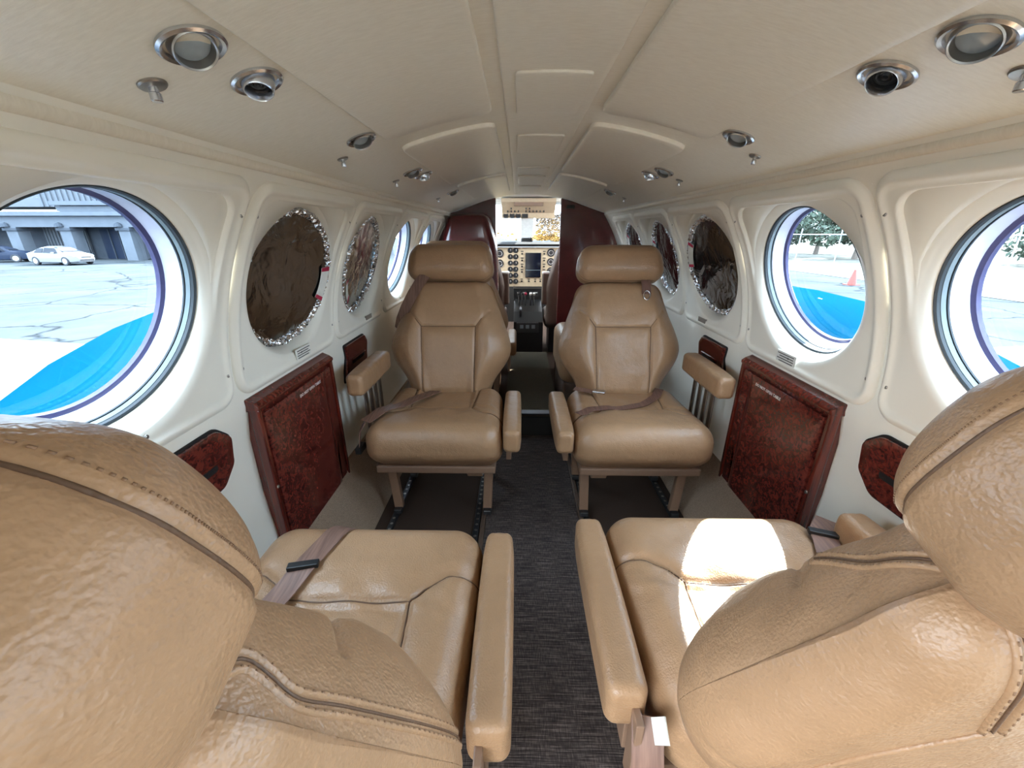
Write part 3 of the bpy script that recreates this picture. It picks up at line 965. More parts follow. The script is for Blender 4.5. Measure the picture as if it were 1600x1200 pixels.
def arm_mesh():
    V, Fq = rbox((0.062, 0.385, 0.082), 0.018, (14, 60, 18))
    x, y, z = V[:, 0].copy(), V[:, 1].copy(), V[:, 2].copy()
    x = x * (1 - 0.10 * sstep(0.12, 0.20, y)) * (1 + 0.06 * np.cos(y / 0.2 * 1.4))
    z = z + 0.004 * np.cos(y / 0.2 * 1.5) * sstep(0, 0.04, z)
    g = np.exp(-((np.hypot(x / 0.031, z / 0.041) - 0.98) / 0.05) ** 2) * sstep(0.17, 0.195, y)
    y = y - 0.004 * g
    return mesh('armrest', np.stack([x, y, z], 1), Fq)

SM = dict(backrest=backrest_mesh(), headrest=headrest_mesh(), seat_cushion=cushion_mesh(), armrest=arm_mesh())
for m_ in SM.values():
    m_.materials.append(M['leather'])
from mathutils.bvhtree import BVHTree
def bvh(me):
    return BVHTree.FromPolygons([v.co[:] for v in me.vertices], [p.vertices[:] for p in me.polygons])
def cast(tree, org, dr, lift):
    h = tree.ray_cast(Vector(org), Vector(dr))
    return None if h[0] is None else h[0] - Vector(dr) * lift
def resample(pl, step):
    P_ = np.array(pl, float); cum = np.concatenate([[0], np.cumsum(np.hypot(*np.diff(P_, axis=0).T))])
    ss = np.linspace(0, cum[-1], max(2, int(cum[-1] / step)))
    return [(float(np.interp(q, cum, P_[:, 0])), float(np.interp(q, cum, P_[:, 1]))) for q in ss]
_tb, _tc = bvh(SM['backrest']), bvh(SM['seat_cushion'])
def seam_mesh(name, lines, fn, r, mat):
    m_ = MB()
    for pl in lines:
        pts = [fn(a, b_) for a, b_ in resample(pl, 0.006)]
        pts = [p for p in pts if p is not None]
        if len(pts) > 2:
            m_.tube(pts, r, 6)
    me = mesh(name, m_.v, m_.f); me.materials.append(M[mat]); return me
SM['back_seams'] = seam_mesh('seam_piping', [[(-0.112, 0.295), (0.112, 0.295)]] + [[(q * 0.105, 0.01), (q * 0.112, 0.295), (q * 0.136, 0.327)] for q in (-1, 1)],
                             lambda x, z: cast(_tb, (x, 0.5, z), (0, -1, 0), 0.0002), 0.0016, 'leather_trim')
SM['cushion_seams'] = seam_mesh('seam_piping', [[(x * 0.97, y * 0.92) for x, y in pl] for pl in C_LINES], lambda x, y: cast(_tc, (x, y, 0.5), (0, 0, -1), 0.0002), 0.0016, 'leather_trim')
# double-stitched shoulder seam: over the top of the shoulder, then down the front edge; single cord down the rear edge
def snap(path, tree, step=0.004):
    P_ = np.array(path, float); cum = np.concatenate([[0], np.cumsum(np.linalg.norm(np.diff(P_, axis=0), axis=1))])
    out = []
    for q in np.linspace(0, cum[-1], int(cum[-1] / step)):
        h_ = tree.find_nearest(Vector([float(np.interp(q, cum, P_[:, i])) for i in range(3)]))
        out.append((h_[0], h_[1]))
    # smooth
    for _ in range(6):
        out = [out[0]] + [((out[i - 1][0] + out[i][0] * 2 + out[i + 1][0]) / 4, out[i][1]) for i in range(1, len(out) - 1)] + [out[-1]]
    res = []
    for p, n_ in out:
        h_ = tree.find_nearest(p)
        res.append((h_[0], h_[1] if h_[1].dot(n_) > -0.2 else n_))
    return res
for q, var in ((-1, 'full'), (1, 'full'), (-1, 'top'), (1, 'top')):
    _w, _c2, _st = MB(), MB(), MB()
    path = [(q * 0.120, -0.07, 0.400), (q * 0.134, -0.06, 0.450), (q * 0.140, -0.03, 0.500), (q * 0.146, 0.0, 0.500), (q * 0.160, 0.025, 0.470)]
    if var == 'top':
        path += [(q * 0.166, 0.040, 0.440), (q * 0.160, 0.060, 0.405), (q * 0.150, 0.07, 0.37)]
    if var == 'full':
        path += [(q * float(back_h(z) + 0.002), 0.012, z) for z in (0.44, 0.40, 0.36, 0.32, 0.28, 0.24, 0.20, 0.15, 0.10)]
    sp = snap(path, _tb)
    cen = [p + n_ * 0.0002 for p, n_ in sp]
    _c2.tube(cen, 0.0011, 6)
    sides = []
    for i, (p, n_) in enumerate(sp):
        t_ = (sp[min(i + 1, len(sp) - 1)][0] - sp[max(i - 1, 0)][0]).normalized()
        sides.append(n_.cross(t_).normalized())
    for sg in (-1, 1):
        row = []
        for (p, n_), sd_ in zip(sp, sides):
            h_ = _tb.find_nearest(p + sd_ * sg * 0.0055)
            row.append((h_[0], n_))
        _w.tube([p - n_ * 0.0008 for p, n_ in row], 0.0030, 8)
        for j in range(0, len(row) - 1, 2):
            _st.tube([row[j][0] + row[j][1] * 0.0019, row[j][0].lerp(row[j + 1][0], 0.75) + row[j][1] * 0.0019], 0.0007, 5)
    rear = snap([(q * 0.120, -0.07, 0.400), (q * 0.165, -0.08, 0.33), (q * 0.195, -0.08, 0.26), (q * 0.205, -0.08, 0.20), (q * 0.185, -0.08, 0.12), (q * 0.15, -0.08, 0.05)], _tb)
    _w.tube([p for p, n_ in rear], 0.0024, 8)
    for nm_, mb_, mt_ in (('welt', _w, 'leather'), ('seam', _c2, 'leather_trim'), ('stitching', _st, 'thread')):
        me = mesh(nm_, mb_.v, mb_.f); me.materials.append(M[mt_]); SM[nm_, var, q] = me
_th = bvh(SM['headrest'])
def head_loop(ys, lift, n):
    out = []
    for a in np.linspace(0, 2 * PI, n):
        dr = Vector((-math.cos(a) * 2.2, 0, -math.sin(a))).normalized()
        tgt = Vector((math.cos(a) * 0.12, ys, math.sin(a) * 0.01))
        h_ = _th.ray_cast(tgt - dr * 0.5, dr)
        if h_[0] is not None:
            out.append(h_[0] - dr * lift)
    return out
_hp = MB().tube(head_loop(0.028, -0.0002, 150), 0.0013, 6)
SM['head_piping'] = mesh('piping', _hp.v, _hp.f); SM['head_piping'].materials.append(M['leather_trim'])
_hs = MB()
pp = head_loop(0.036, 0.0001, 420)
for j in range(0, len(pp) - 1, 2):
    if (pp[j] - pp[j + 1]).length < 0.012:
        _hs.tube([pp[j], pp[j].lerp(pp[j + 1], 0.9)], 0.0007, 5)
SM['head_stitches'] = mesh('stitching', _hs.v, _hs.f); SM['head_stitches'].materials.append(M['thread'])
HINGE = (0.0, -0.200, 0.368)
def cushion_z(x, y):
    yy = abs(y - 0.0)
    h = 0.085
    # rounded front
    over = max(0.0, y - (0.2225 - 0.066))
    drop = 0.066 - math.sqrt(max(0.0, 0.066 ** 2 - min(over, 0.066) ** 2)) if over > 0 else 0.0
    return CUS['z'] + h - drop + float(cushion_top(np.array([x]), np.array([y]))[0])

def seat(loc, rz, label, aisle, recline=0.375, stitch=False, low_arm=None, head_drop=0.0, group='tan leather cabin seats'):
    """aisle: local x sign of the aisle side; seat faces local +y"""
    t = thing('cabin_seat', label, 'seat', loc, rz, group)
    c = obj('seat_cushion', SM['seat_cushion'], None, t); c.location = (0, 0, CUS['z'])
    rot = Matrix.Translation(HINGE) @ Matrix.Rotation(recline, 4, 'X')
    bk = obj('backrest', SM['backrest'], None, t); bk.matrix_local = rot
    hd = obj('headrest', SM['headrest'], None, t); hd.matrix_local = rot @ Matrix.Translation((0, 0.004, BK_L + 0.078 - head_drop))
    o = obj('seam_piping', SM['back_seams'], None, bk)
    o = obj('seam_piping', SM['cushion_seams'], None, c)
    if stitch:
        for q in (-1, 1):
            vv_ = 'top' if (stitch == 'top' and q == aisle) else 'full'
            obj('welt', SM['welt', vv_, q], None, bk)
            obj('seam_cord', SM['seam', vv_, q], None, bk)
            o = obj('stitching', SM['stitching', vv_, q], None, bk); o['kind'] = 'stuff'
        o = obj('stitching', SM['head_stitches'], None, hd); o['kind'] = 'stuff'
    # piping round the headrest seam is modelled as a thin cord
    obj('piping', SM['head_piping'], None, hd)
    # armrests: aisle side lowered, window side raised
    for s2, z, y in ((aisle, 0.372, 0.012), (-aisle, low_arm or 0.545, -0.02)):
        xx = s2 * (0.268 if s2 == aisle else 0.262)
        a = obj('armrest', SM['armrest'], None, t); a.location = (xx, y, z)
        if s2 == aisle:
            br = MB().box((xx - s2 * 0.012, -0.02, 0.30), (0.018, 0.30, 0.07)).box((xx - s2 * 0.012, -0.19, 0.31), (0.012, 0.03, 0.14))
            br.build('armrest_bracket', 'frame_brown', t, smooth=False, bevel=0.002)
        else:
            a.scale = (1, 0.82, 0.92)
            if low_arm:
                continue
            for q in (0.10, 0.05, 0.0, -0.05):
                MB().box((xx - s2 * 0.008, q - 0.03, 0.445), (0.006, 0.024, 0.165)).build('armrest_slat', 'steel', t, smooth=False, bevel=0.002)
    # seat pan, legs, crossbars, lever
    MB().box((0, -0.01, 0.247), (0.42, 0.37, 0.03)).build('seat_pan', 'frame_brown', t, smooth=False, bevel=0.006)
    for s2 in (-1, 1):
        for yy, dy in ((0.095, -0.02), (-0.15, 0.0)):
            lg = MB(); xt, xb = s2 * 0.182, s2 * 0.172
            w2, d2 = 0.017, 0.012
            vs_ = [(xt + a * w2, yy + b_ * d2, 0.232) for a, b_ in ((-1, -1), (1, -1), (1, 1), (-1, 1))] + [(xb + a * w2, yy + dy * 0.3 + b_ * d2, 0.028) for a, b_ in ((-1, -1), (1, -1), (1, 1), (-1, 1))]
            lg.add(vs_, [(0, 1, 2, 3), (4, 7, 6, 5)] + [(i, (i + 1) % 4, 4 + (i + 1) % 4, 4 + i) for i in range(4)])
            l_ = lg.build('leg', 'frame_brown', t, smooth=False, bevel=0.003)
            MB().box((xb, yy, 0.022), (0.030, 0.05, 0.020)).build('rail_foot', 'dark_metal', l_, smooth=False, bevel=0.003)
    for yy in (0.095, -0.15):
        MB().box((0, yy, 0.218), (0.39, 0.022, 0.026)).build('crossbar', 'frame_brown', t, smooth=False, bevel=0.003)
    MB().prism([(aisle * 0.06, 0.222), (aisle * 0.155, 0.226), (aisle * 0.160, 0.190), (aisle * 0.105, 0.190), (aisle * 0.10, 0.206)], 0.10, 0.125).build('recline_lever', 'frame_brown', t, smooth=False, bevel=0.002)
    return t, bk, hd

def lap_strap(t, path, width, mat='belt', lift=0.0035, name='seat_belt', n=40, hang=None):
    """strap lying on the cushion; path in local (x,y)"""
    P_ = np.array(path, float); cum = np.concatenate([[0], np.cumsum(np.hypot(*np.diff(P_, axis=0).T))])
    pts = []; ups = []
    for s_ in np.linspace(0, cum[-1], n):
        x = float(np.interp(s_, cum, P_[:, 0])); y = float(np.interp(s_, cum, P_[:, 1]))
        z = max(cushion_z(x + dx, y) for dx in (-width / 2, 0, width / 2)) + lift
        if hang:
            z = max(z, hang(s_ / cum[-1], x, y, z))
        pts.append(Vector((x, y, z)))
    # smooth the heights
    zs = np.array([p.z for p in pts]); zs2 = np.convolve(np.pad(zs, 3, mode='edge'), np.ones(7) / 7, 'valid')
    for p, z in zip(pts, np.maximum(zs, zs2)):
        p.z = z
    for i in range(n):
        tt = (pts[min(i + 1, n - 1)] - pts[max(i - 1, 0)])
        ups.append(Vector((0, 0, 1)) - tt * (tt.z / tt.length_squared))
    m_ = MB().ribbon(pts, ups, width, 0.002)
    return m_.build(name, mat, t, sharp=0.5), pts

SX = 0.365
# --- nearest pair, facing the cockpit
nl, nl_b, nl_h = seat((-SX + 0.002, 0.515, 0), 0, 'near left tan leather seat seen from behind its large headrest', 1, 0.385, True, low_arm=0.40, head_drop=0.012)
nr, nr_b, nr_h = seat((SX + 0.010, 0.565, 0), 0, 'near right tan leather seat with a bright sun patch on the cushion', -1, 0.335, 'top', low_arm=0.45, head_drop=0.016)
# --- forward pair, facing the camera
fl, fl_b, fl_h = seat((-SX + 0.020, 1.385, 0), PI, 'front left tan leather seat facing the camera with shoulder belt at the headrest', -1, 0.36)
fr_, fr_b, fr_h = seat((SX + 0.005, 1.380, 0), PI, 'front right tan leather seat facing the camera with a metal belt ring under the headrest', 1, 0.385)
# --- further forward on the left, back to back with the front seat
xl, xl_b, xl_h = seat((-SX - 0.005, 2.50, 0.0), 0, 'far left tan leather seat mostly hidden behind the front left seat', 1, 0.33)

# belts
b_, pts = lap_strap(nl, [(-0.068, 0.2225), (-0.085, 0.14), (-0.118, 0.0), (-0.15, -0.12)], 0.046)
p = pts[17]
MB().box((p.x, p.y, p.z + 0.004), (0.056, 0.016, 0.010), 0.22).build('adjuster', 'black', b_, smooth=False, bevel=0.002)
b_, pts = lap_strap(nr, [(0.255, 0.17), (0.215, 0.13), (0.180, 0.05), (0.150, -0.08)], 0.048, lift=0.006)
p = pts[9]
MB().box((p.x, p.y, p.z + 0.004), (0.058, 0.016, 0.011), -0.35).build('adjuster', 'black', b_, smooth=False, bevel=0.002)
# loose belt end beside the aisle armrest of the near right seat
pts = [(-0.240, -0.185, 0.372), (-0.242, -0.20, 0.350), (-0.243, -0.215, 0.32), (-0.243, -0.225, 0.28), (-0.243, -0.230, 0.24)]
o = MB().ribbon(pts, [(-0.3, -1, 0.6)] * 5, 0.044, 0.003).build('belt_tail', 'belt', nr, sharp=0.5)
MB().box((-0.243, -0.235, 0.21), (0.048, 0.012, 0.075)).build('buckle', 'black', o, smooth=False, bevel=0.003)
o = MB().box((0, 0, 0), (0.002, 0.030, 0.036)).build('paper_card', 'sticker', smooth=False)
o.location = (0.142, 0.352, 0.388); o.rotation_euler = (0.5, 0.25, 0.1)
tag(o, 'white card tucked between the aisle armrest and cushion of the near right seat', 'card')
# front left: lap belt lying over the wall-side half, shoulder belt from the headrest to the wall
b_, pts = lap_strap(fl, [(0.05, -0.165), (0.075, -0.09), (0.12, -0.02), (0.19, 0.10), (0.226, 0.17)], 0.046, hang=lambda q, x, y, z: z + 0.012 * math.sin(q * PI * 2) ** 2)
e = pts[-1]
o = MB().ribbon([e, e + Vector((0.018, 0.01, -0.03)), e + Vector((0.024, 0.012, -0.08))], [(1, 0.3, 0.4)] * 3, 0.046, 0.002).build('belt_end', 'belt', fl, sharp=0.5)
MB().box(e + Vector((0.024, 0.012, -0.095)), (0.02, 0.052, 0.022)).build('buckle', 'black', o, smooth=False, bevel=0.002)
ub = [(0.100, -0.325, 0.862), (0.118, -0.302, 0.838), (0.150, -0.290, 0.790), (0.182, -0.285, 0.735), (0.212, -0.300, 0.680), (0.235, -0.335, 0.63)]
MB().ribbon(ub, [(0.2, 1, 0.35)] * 6, 0.046, 0.002).build('shoulder_belt', 'belt', fl, sharp=0.5)
# front right: crossed lap belt with chrome tongue; strap and ring under the headrest
b_, pts = lap_strap(fr_, [(0.215, 0.10), (0.16, 0.045), (0.06, 0.015), (-0.05, -0.035), (-0.12, -0.10), (-0.15, -0.16)], 0.034, 'belt_dark', lift=0.006)
b2, pts2 = lap_strap(fr_, [(0.20, -0.14), (0.165, -0.125), (0.13, -0.105)], 0.036, 'belt', lift=0.014, name='buckle_strap', n=12)
e = pts2[-1]
MB().box(e + Vector((-0.022, 0.008, 0.006)), (0.05, 0.030, 0.010), -0.35).build('tongue', 'chrome', b2, smooth=False, bevel=0.003)
rot = Matrix.Translation(HINGE) @ Matrix.Rotation(0.385, 4, 'X')
o = MB().ribbon([(-0.098, 0.052, 0.492), (-0.098, 0.058, 0.475), (-0.098, 0.062, 0.450), (-0.098, 0.063, 0.432)], [(0, 1, 0.1)] * 4, 0.036, 0.003).build('ring_strap', 'belt_dark', fr_)
o.matrix_local = rot
rg = [(-0.098 + 0.013 * math.cos(a), 0.068, 0.428 + 0.016 * math.sin(a) - 0.004 * (math.sin(a) < -0.5)) for a in np.linspace(0, 2 * PI, 25)]
MB().tube(rg, 0.0026, 8, False).build('belt_ring', 'chrome', o)

# side-facing bench cushion forward on the right
t = thing('bench_seat', 'low tan leather bench beside the step behind the front right seat', 'seat', (0.418, 2.32, 0))
V, Fq = rbox((0.50, 0.50, 0.26), 0.06, (40, 40, 24)); V[:, 2] += 0.37
obj('bench_cushion', mesh('bench_cushion', V, Fq), 'leather', t)
MB().box((0.01, 0, 0.125), (0.48, 0.46, 0.25)).build('bench_base', 'leather_dark', t, smooth=False, bevel=0.01)

# seat tracks
for i, (x, lab) in enumerate(((-0.527, 'seat track along the floor under the left seats, wall side'), (-0.183 - 0.0, 'seat track along the floor under the left seats, aisle side'),
                              (0.197, 'seat track along the floor under the right seats, aisle side'), (0.542, 'seat track along the floor under the right seats, wall side'))):
    xx = x if abs(x) > 0.4 else math.copysign(0.2085, x) * 1.0
    t = thing('seat_rail', lab, 'rail', (xx, 0.9, 0), 0, 'metal seat tracks')
    MB().box((0, 0, 0.004), (0.022, 2.0, 0.012)).build('channel', 'dark_metal', t, smooth=False, bevel=0.002)
    hb = MB()
    for j in range(64):
        hb.lathe([(0.0001, 0.0), (0.0045, 0.0), (0.006, -0.0006)], (0, -0.97 + j * 0.0306, 0.0112), (0, 0, 1), 8)
    o = hb.build('track_holes', 'steel', t); o['kind'] = 'stuff'

# ---------------------------------------------------------------- ceiling lights and vents
def ceiling_fit(kind, x, y, label, scale=1.0, aim=(0, 0, -1)):
    n_ = ceil_n(x)
    p = Vector((x, y, float(ceilz(x))))
    t = thing({'lamp': 'reading_light', 'vent': 'air_vent', 'knob': 'ceiling_knob'}[kind], label, {'lamp': 'light', 'vent': 'air vent', 'knob': 'dimmer'}[kind], p, 0, {'lamp': 'ceiling reading lights', 'vent': 'ceiling air vents', 'knob': 'ceiling knobs'}[kind])  # the knob kind is a small ceiling knob of unknown function
    q = n_.to_track_quat('Z', 'Y').to_matrix().to_4x4()
    def add(m_, name, mat, par=t, rot=None):
        o = m_.build(name, mat, par)
        o.matrix_local = (q if rot is None else q @ rot) if par is t else Matrix.Identity(4)
        return o
    if kind == 'knob':
        s = scale
        add(MB().lathe([(0.0145 * s, -0.001), (0.0145 * s, 0.0015), (0.013 * s, 0.003), (0.007 * s, 0.0035), (0.0001, 0.0035)], n=28), 'base_disc', 'steel')
        add(MB().lathe([(0.0045 * s, 0.002), (0.0045 * s, 0.008), (0.0058 * s, 0.009), (0.0058 * s, 0.016), (0.005 * s, 0.017), (0.0001, 0.017)], n=18), 'stem', 'chrome', rot=Matrix.Rotation(0.25, 4, 'X'))
        return
    s = scale
    add(MB().lathe([(0.036 * s, -0.001), (0.0365 * s, 0.003), (0.0335 * s, 0.005), (0.030 * s, 0.0035), (0.0265 * s, -0.004), (0.024 * s, -0.016), (0.0001, -0.017)], n=48), 'flange', 'chrome')
    tilt = Matrix.Rotation(aim[0], 4, 'X') @ Matrix.Rotation(aim[1], 4, 'Y')
    if kind == 'lamp':
        bar = add(MB().lathe([(0.0255 * s, -0.012), (0.025 * s, 0.002), (0.0235 * s, 0.009), (0.0220 * s, 0.0102), (0.0205 * s, 0.009), (0.0195 * s, -0.002), (0.0001, -0.0025)], n=40), 'barrel', 'steel', rot=tilt)
        add(MB().lathe([(0.0195 * s, 0.0), (0.010 * s, 0.002), (0.0001, 0.0025)], n=32), 'lens', 'lens', bar)
    else:
        bar = add(MB().lathe([(0.0245 * s, -0.010), (0.0235 * s, 0.004), (0.0200 * s, 0.014), (0.0185 * s, 0.0155), (0.0172 * s, 0.014), (0.0165 * s, 0.0)], n=40), 'nozzle', 'chrome', rot=tilt)
        inn = MB()
        for rr, hh in ((0.0165, 0.0), (0.012, 0.004), (0.007, 0.004)):
            inn.lathe([(rr * s, hh), ((rr - 0.003) * s, hh + 0.002), ((rr - 0.0045) * s, hh)], n=28)
        inn.lathe([(0.0168 * s, -0.001), (0.0001, -0.001)], n=28)
        add(inn, 'louvre', 'black', bar)
for sd, nm in ((-1, 'left'), (1, 'right')):
    ceiling_fit('lamp', sd * 0.388, 0.495 if sd < 0 else 0.49, 'largest chrome reading light in the ceiling at upper %s' % nm, 0.90, (-0.28, 0.28 * sd, 0))
    ceiling_fit('vent', sd * 0.386, 0.600 if sd < 0 else 0.592, 'round chrome air vent in the ceiling beside the largest %s reading light' % nm, 0.86, (0.1 if sd < 0 else -0.3, 0.35 * sd, 0))
    ceiling_fit('knob', sd * 0.462, 0.525 if sd < 0 else 0.505, 'small metal knob on the ceiling outboard of the largest %s light' % nm, 1.0)
    ceiling_fit('lamp', sd * 0.382, 0.945 if sd < 0 else 0.935, 'single reading light in the ceiling above the %s table' % nm, 0.86, (-0.2, 0.3 * sd, 0))
    ceiling_fit('knob', sd * 0.455, 1.02 if sd < 0 else 1.00, 'small knob beside the reading light above the %s table' % nm, 0.85)
    ceiling_fit('lamp', sd * 0.390, 1.40, 'reading light above the front %s seat, nearer of its pair' % nm, 0.86, (-0.2, 0.3 * sd, 0))
    ceiling_fit('vent', sd * 0.378, 1.50, 'air vent above the front %s seat, farther of its pair' % nm, 0.86, (0.2, 0.2 * sd, 0))
    ceiling_fit('knob', sd * 0.455, 1.44, 'small knob above the front %s seat beside its light pair' % nm, 0.8)
    ceiling_fit('lamp', sd * 0.375, 2.12, 'small far reading light in the ceiling near the %s cockpit partition' % nm, 0.86, (-0.2, 0.3 * sd, 0))
    ceiling_fit('knob', sd * 0.455, 2.16, 'tiny far ceiling knob near the %s cockpit partition' % nm, 0.8)

# ---------------------------------------------------------------- partitions and cockpit
def arch(x0, x1):
    sg = -1 if x1 <= 0 else 1
    a, b_ = min(abs(x0), abs(x1)), 0.60
    pts = [(sg * a, 0.0)]
    pts += [(sg * x, float(ceilz(x)) - 0.002) for x in np.linspace(a, 0.54, 16)]
    pts += [(sg * (float(wallx(z)) - 0.004), float(z)) for z in np.linspace(1.14, 0.0, 26)]
    return pts
struct(MB().prism(arch(-0.60, -0.222), Y_FWD - 0.03, Y_FWD).build('wall_partition_left', 'burgundy', smooth=False, bevel=0.004))
struct(MB().prism(arch(0.235, 0.60), Y_FWD - 0.03, Y_FWD).build('wall_partition_right', 'burgundy', smooth=False, bevel=0.004))
# curved cabinet top in front of the left partition
V, Fq = rbox((0.40, 0.16, 0.60), 0.07, (30, 14, 30)); V[:, 0] *= 1 - 0.25 * sstep(0.05, 0.3, V[:, 2])
t = obj('closet', mesh('closet', V + np.array([0, 0, 0.30]), Fq), 'burgundy'); t.location = (-0.405, 2.98, 0.55)
tag(t, 'glossy burgundy curved closet against the left cockpit partition', 'cabinet')
b = MB().box((-0.405, 2.98, 0.275), (0.38, 0.14, 0.55))
o = b.build('closet_base', 'burgundy', None, smooth=False); o.parent = t; o.matrix_parent_inverse = Matrix.Translation(t.location).inverted()
o = MB().box((0.30, Y_FWD - 0.034, 1.195), (0.055, 0.008, 0.022)).build('sign', 'black', None, smooth=False, bevel=0.002)
tag(o, 'small dark sign high on the right burgundy partition', 'sign')

# cockpit shell
YC0 = Y_FWD
b = MB()
for sd in (-1, 1):
    b.box((sd * 0.70, 4.0, 0.45), (0.03, 1.8, 0.94))
struct(b.build('wall_cockpit', 'cockpit_white', smooth=False))
b = MB().box((0, 3.46, 1.315), (1.3, 0.74, 0.03))
struct(b.build('ceiling_cockpit', 'cockpit_white', smooth=False))
b = MB().box((0, 4.92, 0.40), (1.5, 0.03, 0.86))
struct(b.build('wall_nose', 'black', smooth=False))
# windshield frame: centre post, roof bar, side posts
t = thing('windshield', 'two-pane windshield with a white centre post beyond the instrument panel', 'windshield', (0, 4.45, 0.90))
def wsh(m_, nm, mt, bev=0.004):
    o = m_.build(nm, mt, None, smooth=False, bevel=bev); o.parent = t
    o.matrix_parent_inverse = Matrix.Translation(t.location).inverted(); return o
wsh(MB().prism([(4.38, 0.90), (4.44, 0.90), (4.10, 1.31), (4.04, 1.31)], -0.040, 0.082, 'yz'), 'centre_post', 'white_plastic')
wsh(MB().box((0, 4.02, 1.30), (1.3, 0.40, 0.05)), 'roof_bar', 'white_plastic')
for sd in (-1, 1):
    wsh(MB().prism([(4.36, 0.90), (4.44, 0.90), (4.10, 1.31), (4.02, 1.31)], sd * 0.58, sd * 0.66, 'yz'), 'side_post', 'white_plastic')
    gp = MB().add([(sd * 0.05, 4.42, 0.91), (sd * 0.60, 4.42, 0.91), (sd * 0.60, 4.10, 1.29), (sd * 0.05, 4.10, 1.29)], [(0, 1, 2, 3)])
    wsh(gp, 'pane', 'glass', 0)
wsh(MB().box((0.02, 4.34, 0.955), (0.10, 0.05, 0.04)), 'compass', 'black')
# crinkled shades: silver-gold on the right pane, gold sheets on the coaming
r_ = np.random.default_rng(11)
def crinkle(name, P0, U, V_, nu, nv, amp, mat, label):
    U, V_, P0 = map(np.array, (U, V_, P0)); N = np.cross(U, V_); N = N / np.linalg.norm(N)
    g = r_.normal(0, amp, (nu, nv))
    pts = [P0 + U * i / (nu - 1) + V_ * j / (nv - 1) + N * g[i, j] for i in range(nu) for j in range(nv)]
    pts2 = [p + N * 0.002 for p in pts]
    idx = np.arange(nu * nv).reshape(nu, nv)
    fs = np.stack([idx[:-1, :-1], idx[1:, :-1], idx[1:, 1:], idx[:-1, 1:]], -1).reshape(-1, 4)
    c0 = np.mean(pts, 0)
    o = obj(name, mesh(name, np.array(pts + pts2) - c0, np.concatenate([fs, fs + nu * nv]), False), mat)
    o.location = c0
    return tag(o, label, 'sunshade')
crinkle('foil_sheet', (0.10, 4.365, 0.955), (0.40, 0, 0), (0, -0.19, 0.235), 26, 14, 0.008, 'foil', 'crinkled silver foil covering the right windshield pane')
crinkle('foil_sheet', (0.07, 4.20, 0.955), (0.36, 0.0, -0.012), (0, 0.14, 0.05), 20, 8, 0.006, 'gold', 'gold foil sheet lying on the right glareshield')
crinkle('foil_sheet', (-0.38, 4.20, 0.995), (0.30, 0.0, -0.045), (0, 0.14, 0.05), 18, 8, 0.006, 'gold', 'gold foil sheet lying on the left glareshield')
# instrument panel
t = thing('instrument_panel', 'tan cockpit instrument panel with dark display and round gauges', 'instrument panel', (0, 4.0, 0.50))
def ipn(m_, nm, mt, par=None, bev=0.002, sm=False):
    o = m_.build(nm, mt, None, smooth=sm, bevel=bev); pr = par or t
    o.parent = pr
    if par is None:
        o.matrix_parent_inverse = Matrix.Translation(t.location).inverted()
    return o
face = ipn(MB().box((0, 4.02, 0.715), (1.2, 0.04, 0.36)), 'panel_face', 'panel_tan')
ipn(MB().prism([(3.93, 0.905), (3.90, 0.925), (3.95, 0.948), (4.40, 0.93), (4.40, 0.89)], -0.62, 0.62, 'yz'), 'glareshield', 'glareshield', bev=0.006)
ipn(MB().box((0.078, 3.996, 0.735), (0.148, 0.02, 0.225)), 'display', 'screen')
ipn(MB().box((0.078, 3.9855, 0.690), (0.142, 0.002, 0.003)), 'display_line', 'grey_ring', bev=0)
for i in range(6):
    for j in range(2):
        gx, gz = -0.140 + j * 0.052, 0.868 - i * 0.057
        g_ = ipn(MB().lathe([(0.0001, 0.006), (0.020, 0.006), (0.0235, 0.010), (0.025, 0.0)], (gx, 4.0, gz), (0, -1, 0), 24), 'gauge', 'gauge_face', bev=0, sm=True)
        o = ipn(MB().box((gx + 0.004, 3.992, gz + 0.004), (0.003, 0.001, 0.018), 0), 'needle', 'white_ink', bev=0)
for i, (gx, gz, rr) in enumerate(((0.245, 0.848, 0.036), (0.245, 0.765, 0.034), (0.325, 0.848, 0.036), (0.325, 0.765, 0.034), (0.245, 0.685, 0.03), (-0.24, 0.84, 0.036), (-0.24, 0.75, 0.036), (-0.33, 0.80, 0.04))):
    ipn(MB().lathe([(0.0001, 0.006), (rr * .85, 0.006), (rr, 0.010), (rr * 1.05, 0.0)], (gx, 4.0, gz), (0, -1, 0), 28), 'gauge', 'gauge_face', bev=0, sm=True)
    ipn(MB().lathe([(rr * .55, 0.0075), (rr * .62, 0.0075)], (gx, 4.0, gz), (0, -1, 0), 28), 'dial_ring', 'white_ink', bev=0)
for gx in (-0.028, 0.182):
    for gz in (0.838, 0.778, 0.722, 0.672):
        ipn(MB().lathe([(0.009, 0.0), (0.008, 0.012), (0.0001, 0.012)], (gx, 4.0, gz), (0, -1, 0), 14), 'selector_knob', 'black', bev=0, sm=True)
        ipn(MB().box((gx, 3.998, gz + 0.022), (0.026, 0.004, 0.008)), 'button_row', 'gauge_face', bev=0)
for gx in (-0.03, 0.04, 0.10, 0.15, 0.19):
    ipn(MB().lathe([(0.009, 0.0), (0.008, 0.012), (0.0001, 0.012)], (gx, 4.0, 0.585), (0, -1, 0), 14), 'selector_knob', 'black', bev=0, sm=True)
    ipn(MB().box((gx, 3.998, 0.605), (0.022, 0.004, 0.007)), 'button_row', 'gauge_face', bev=0)
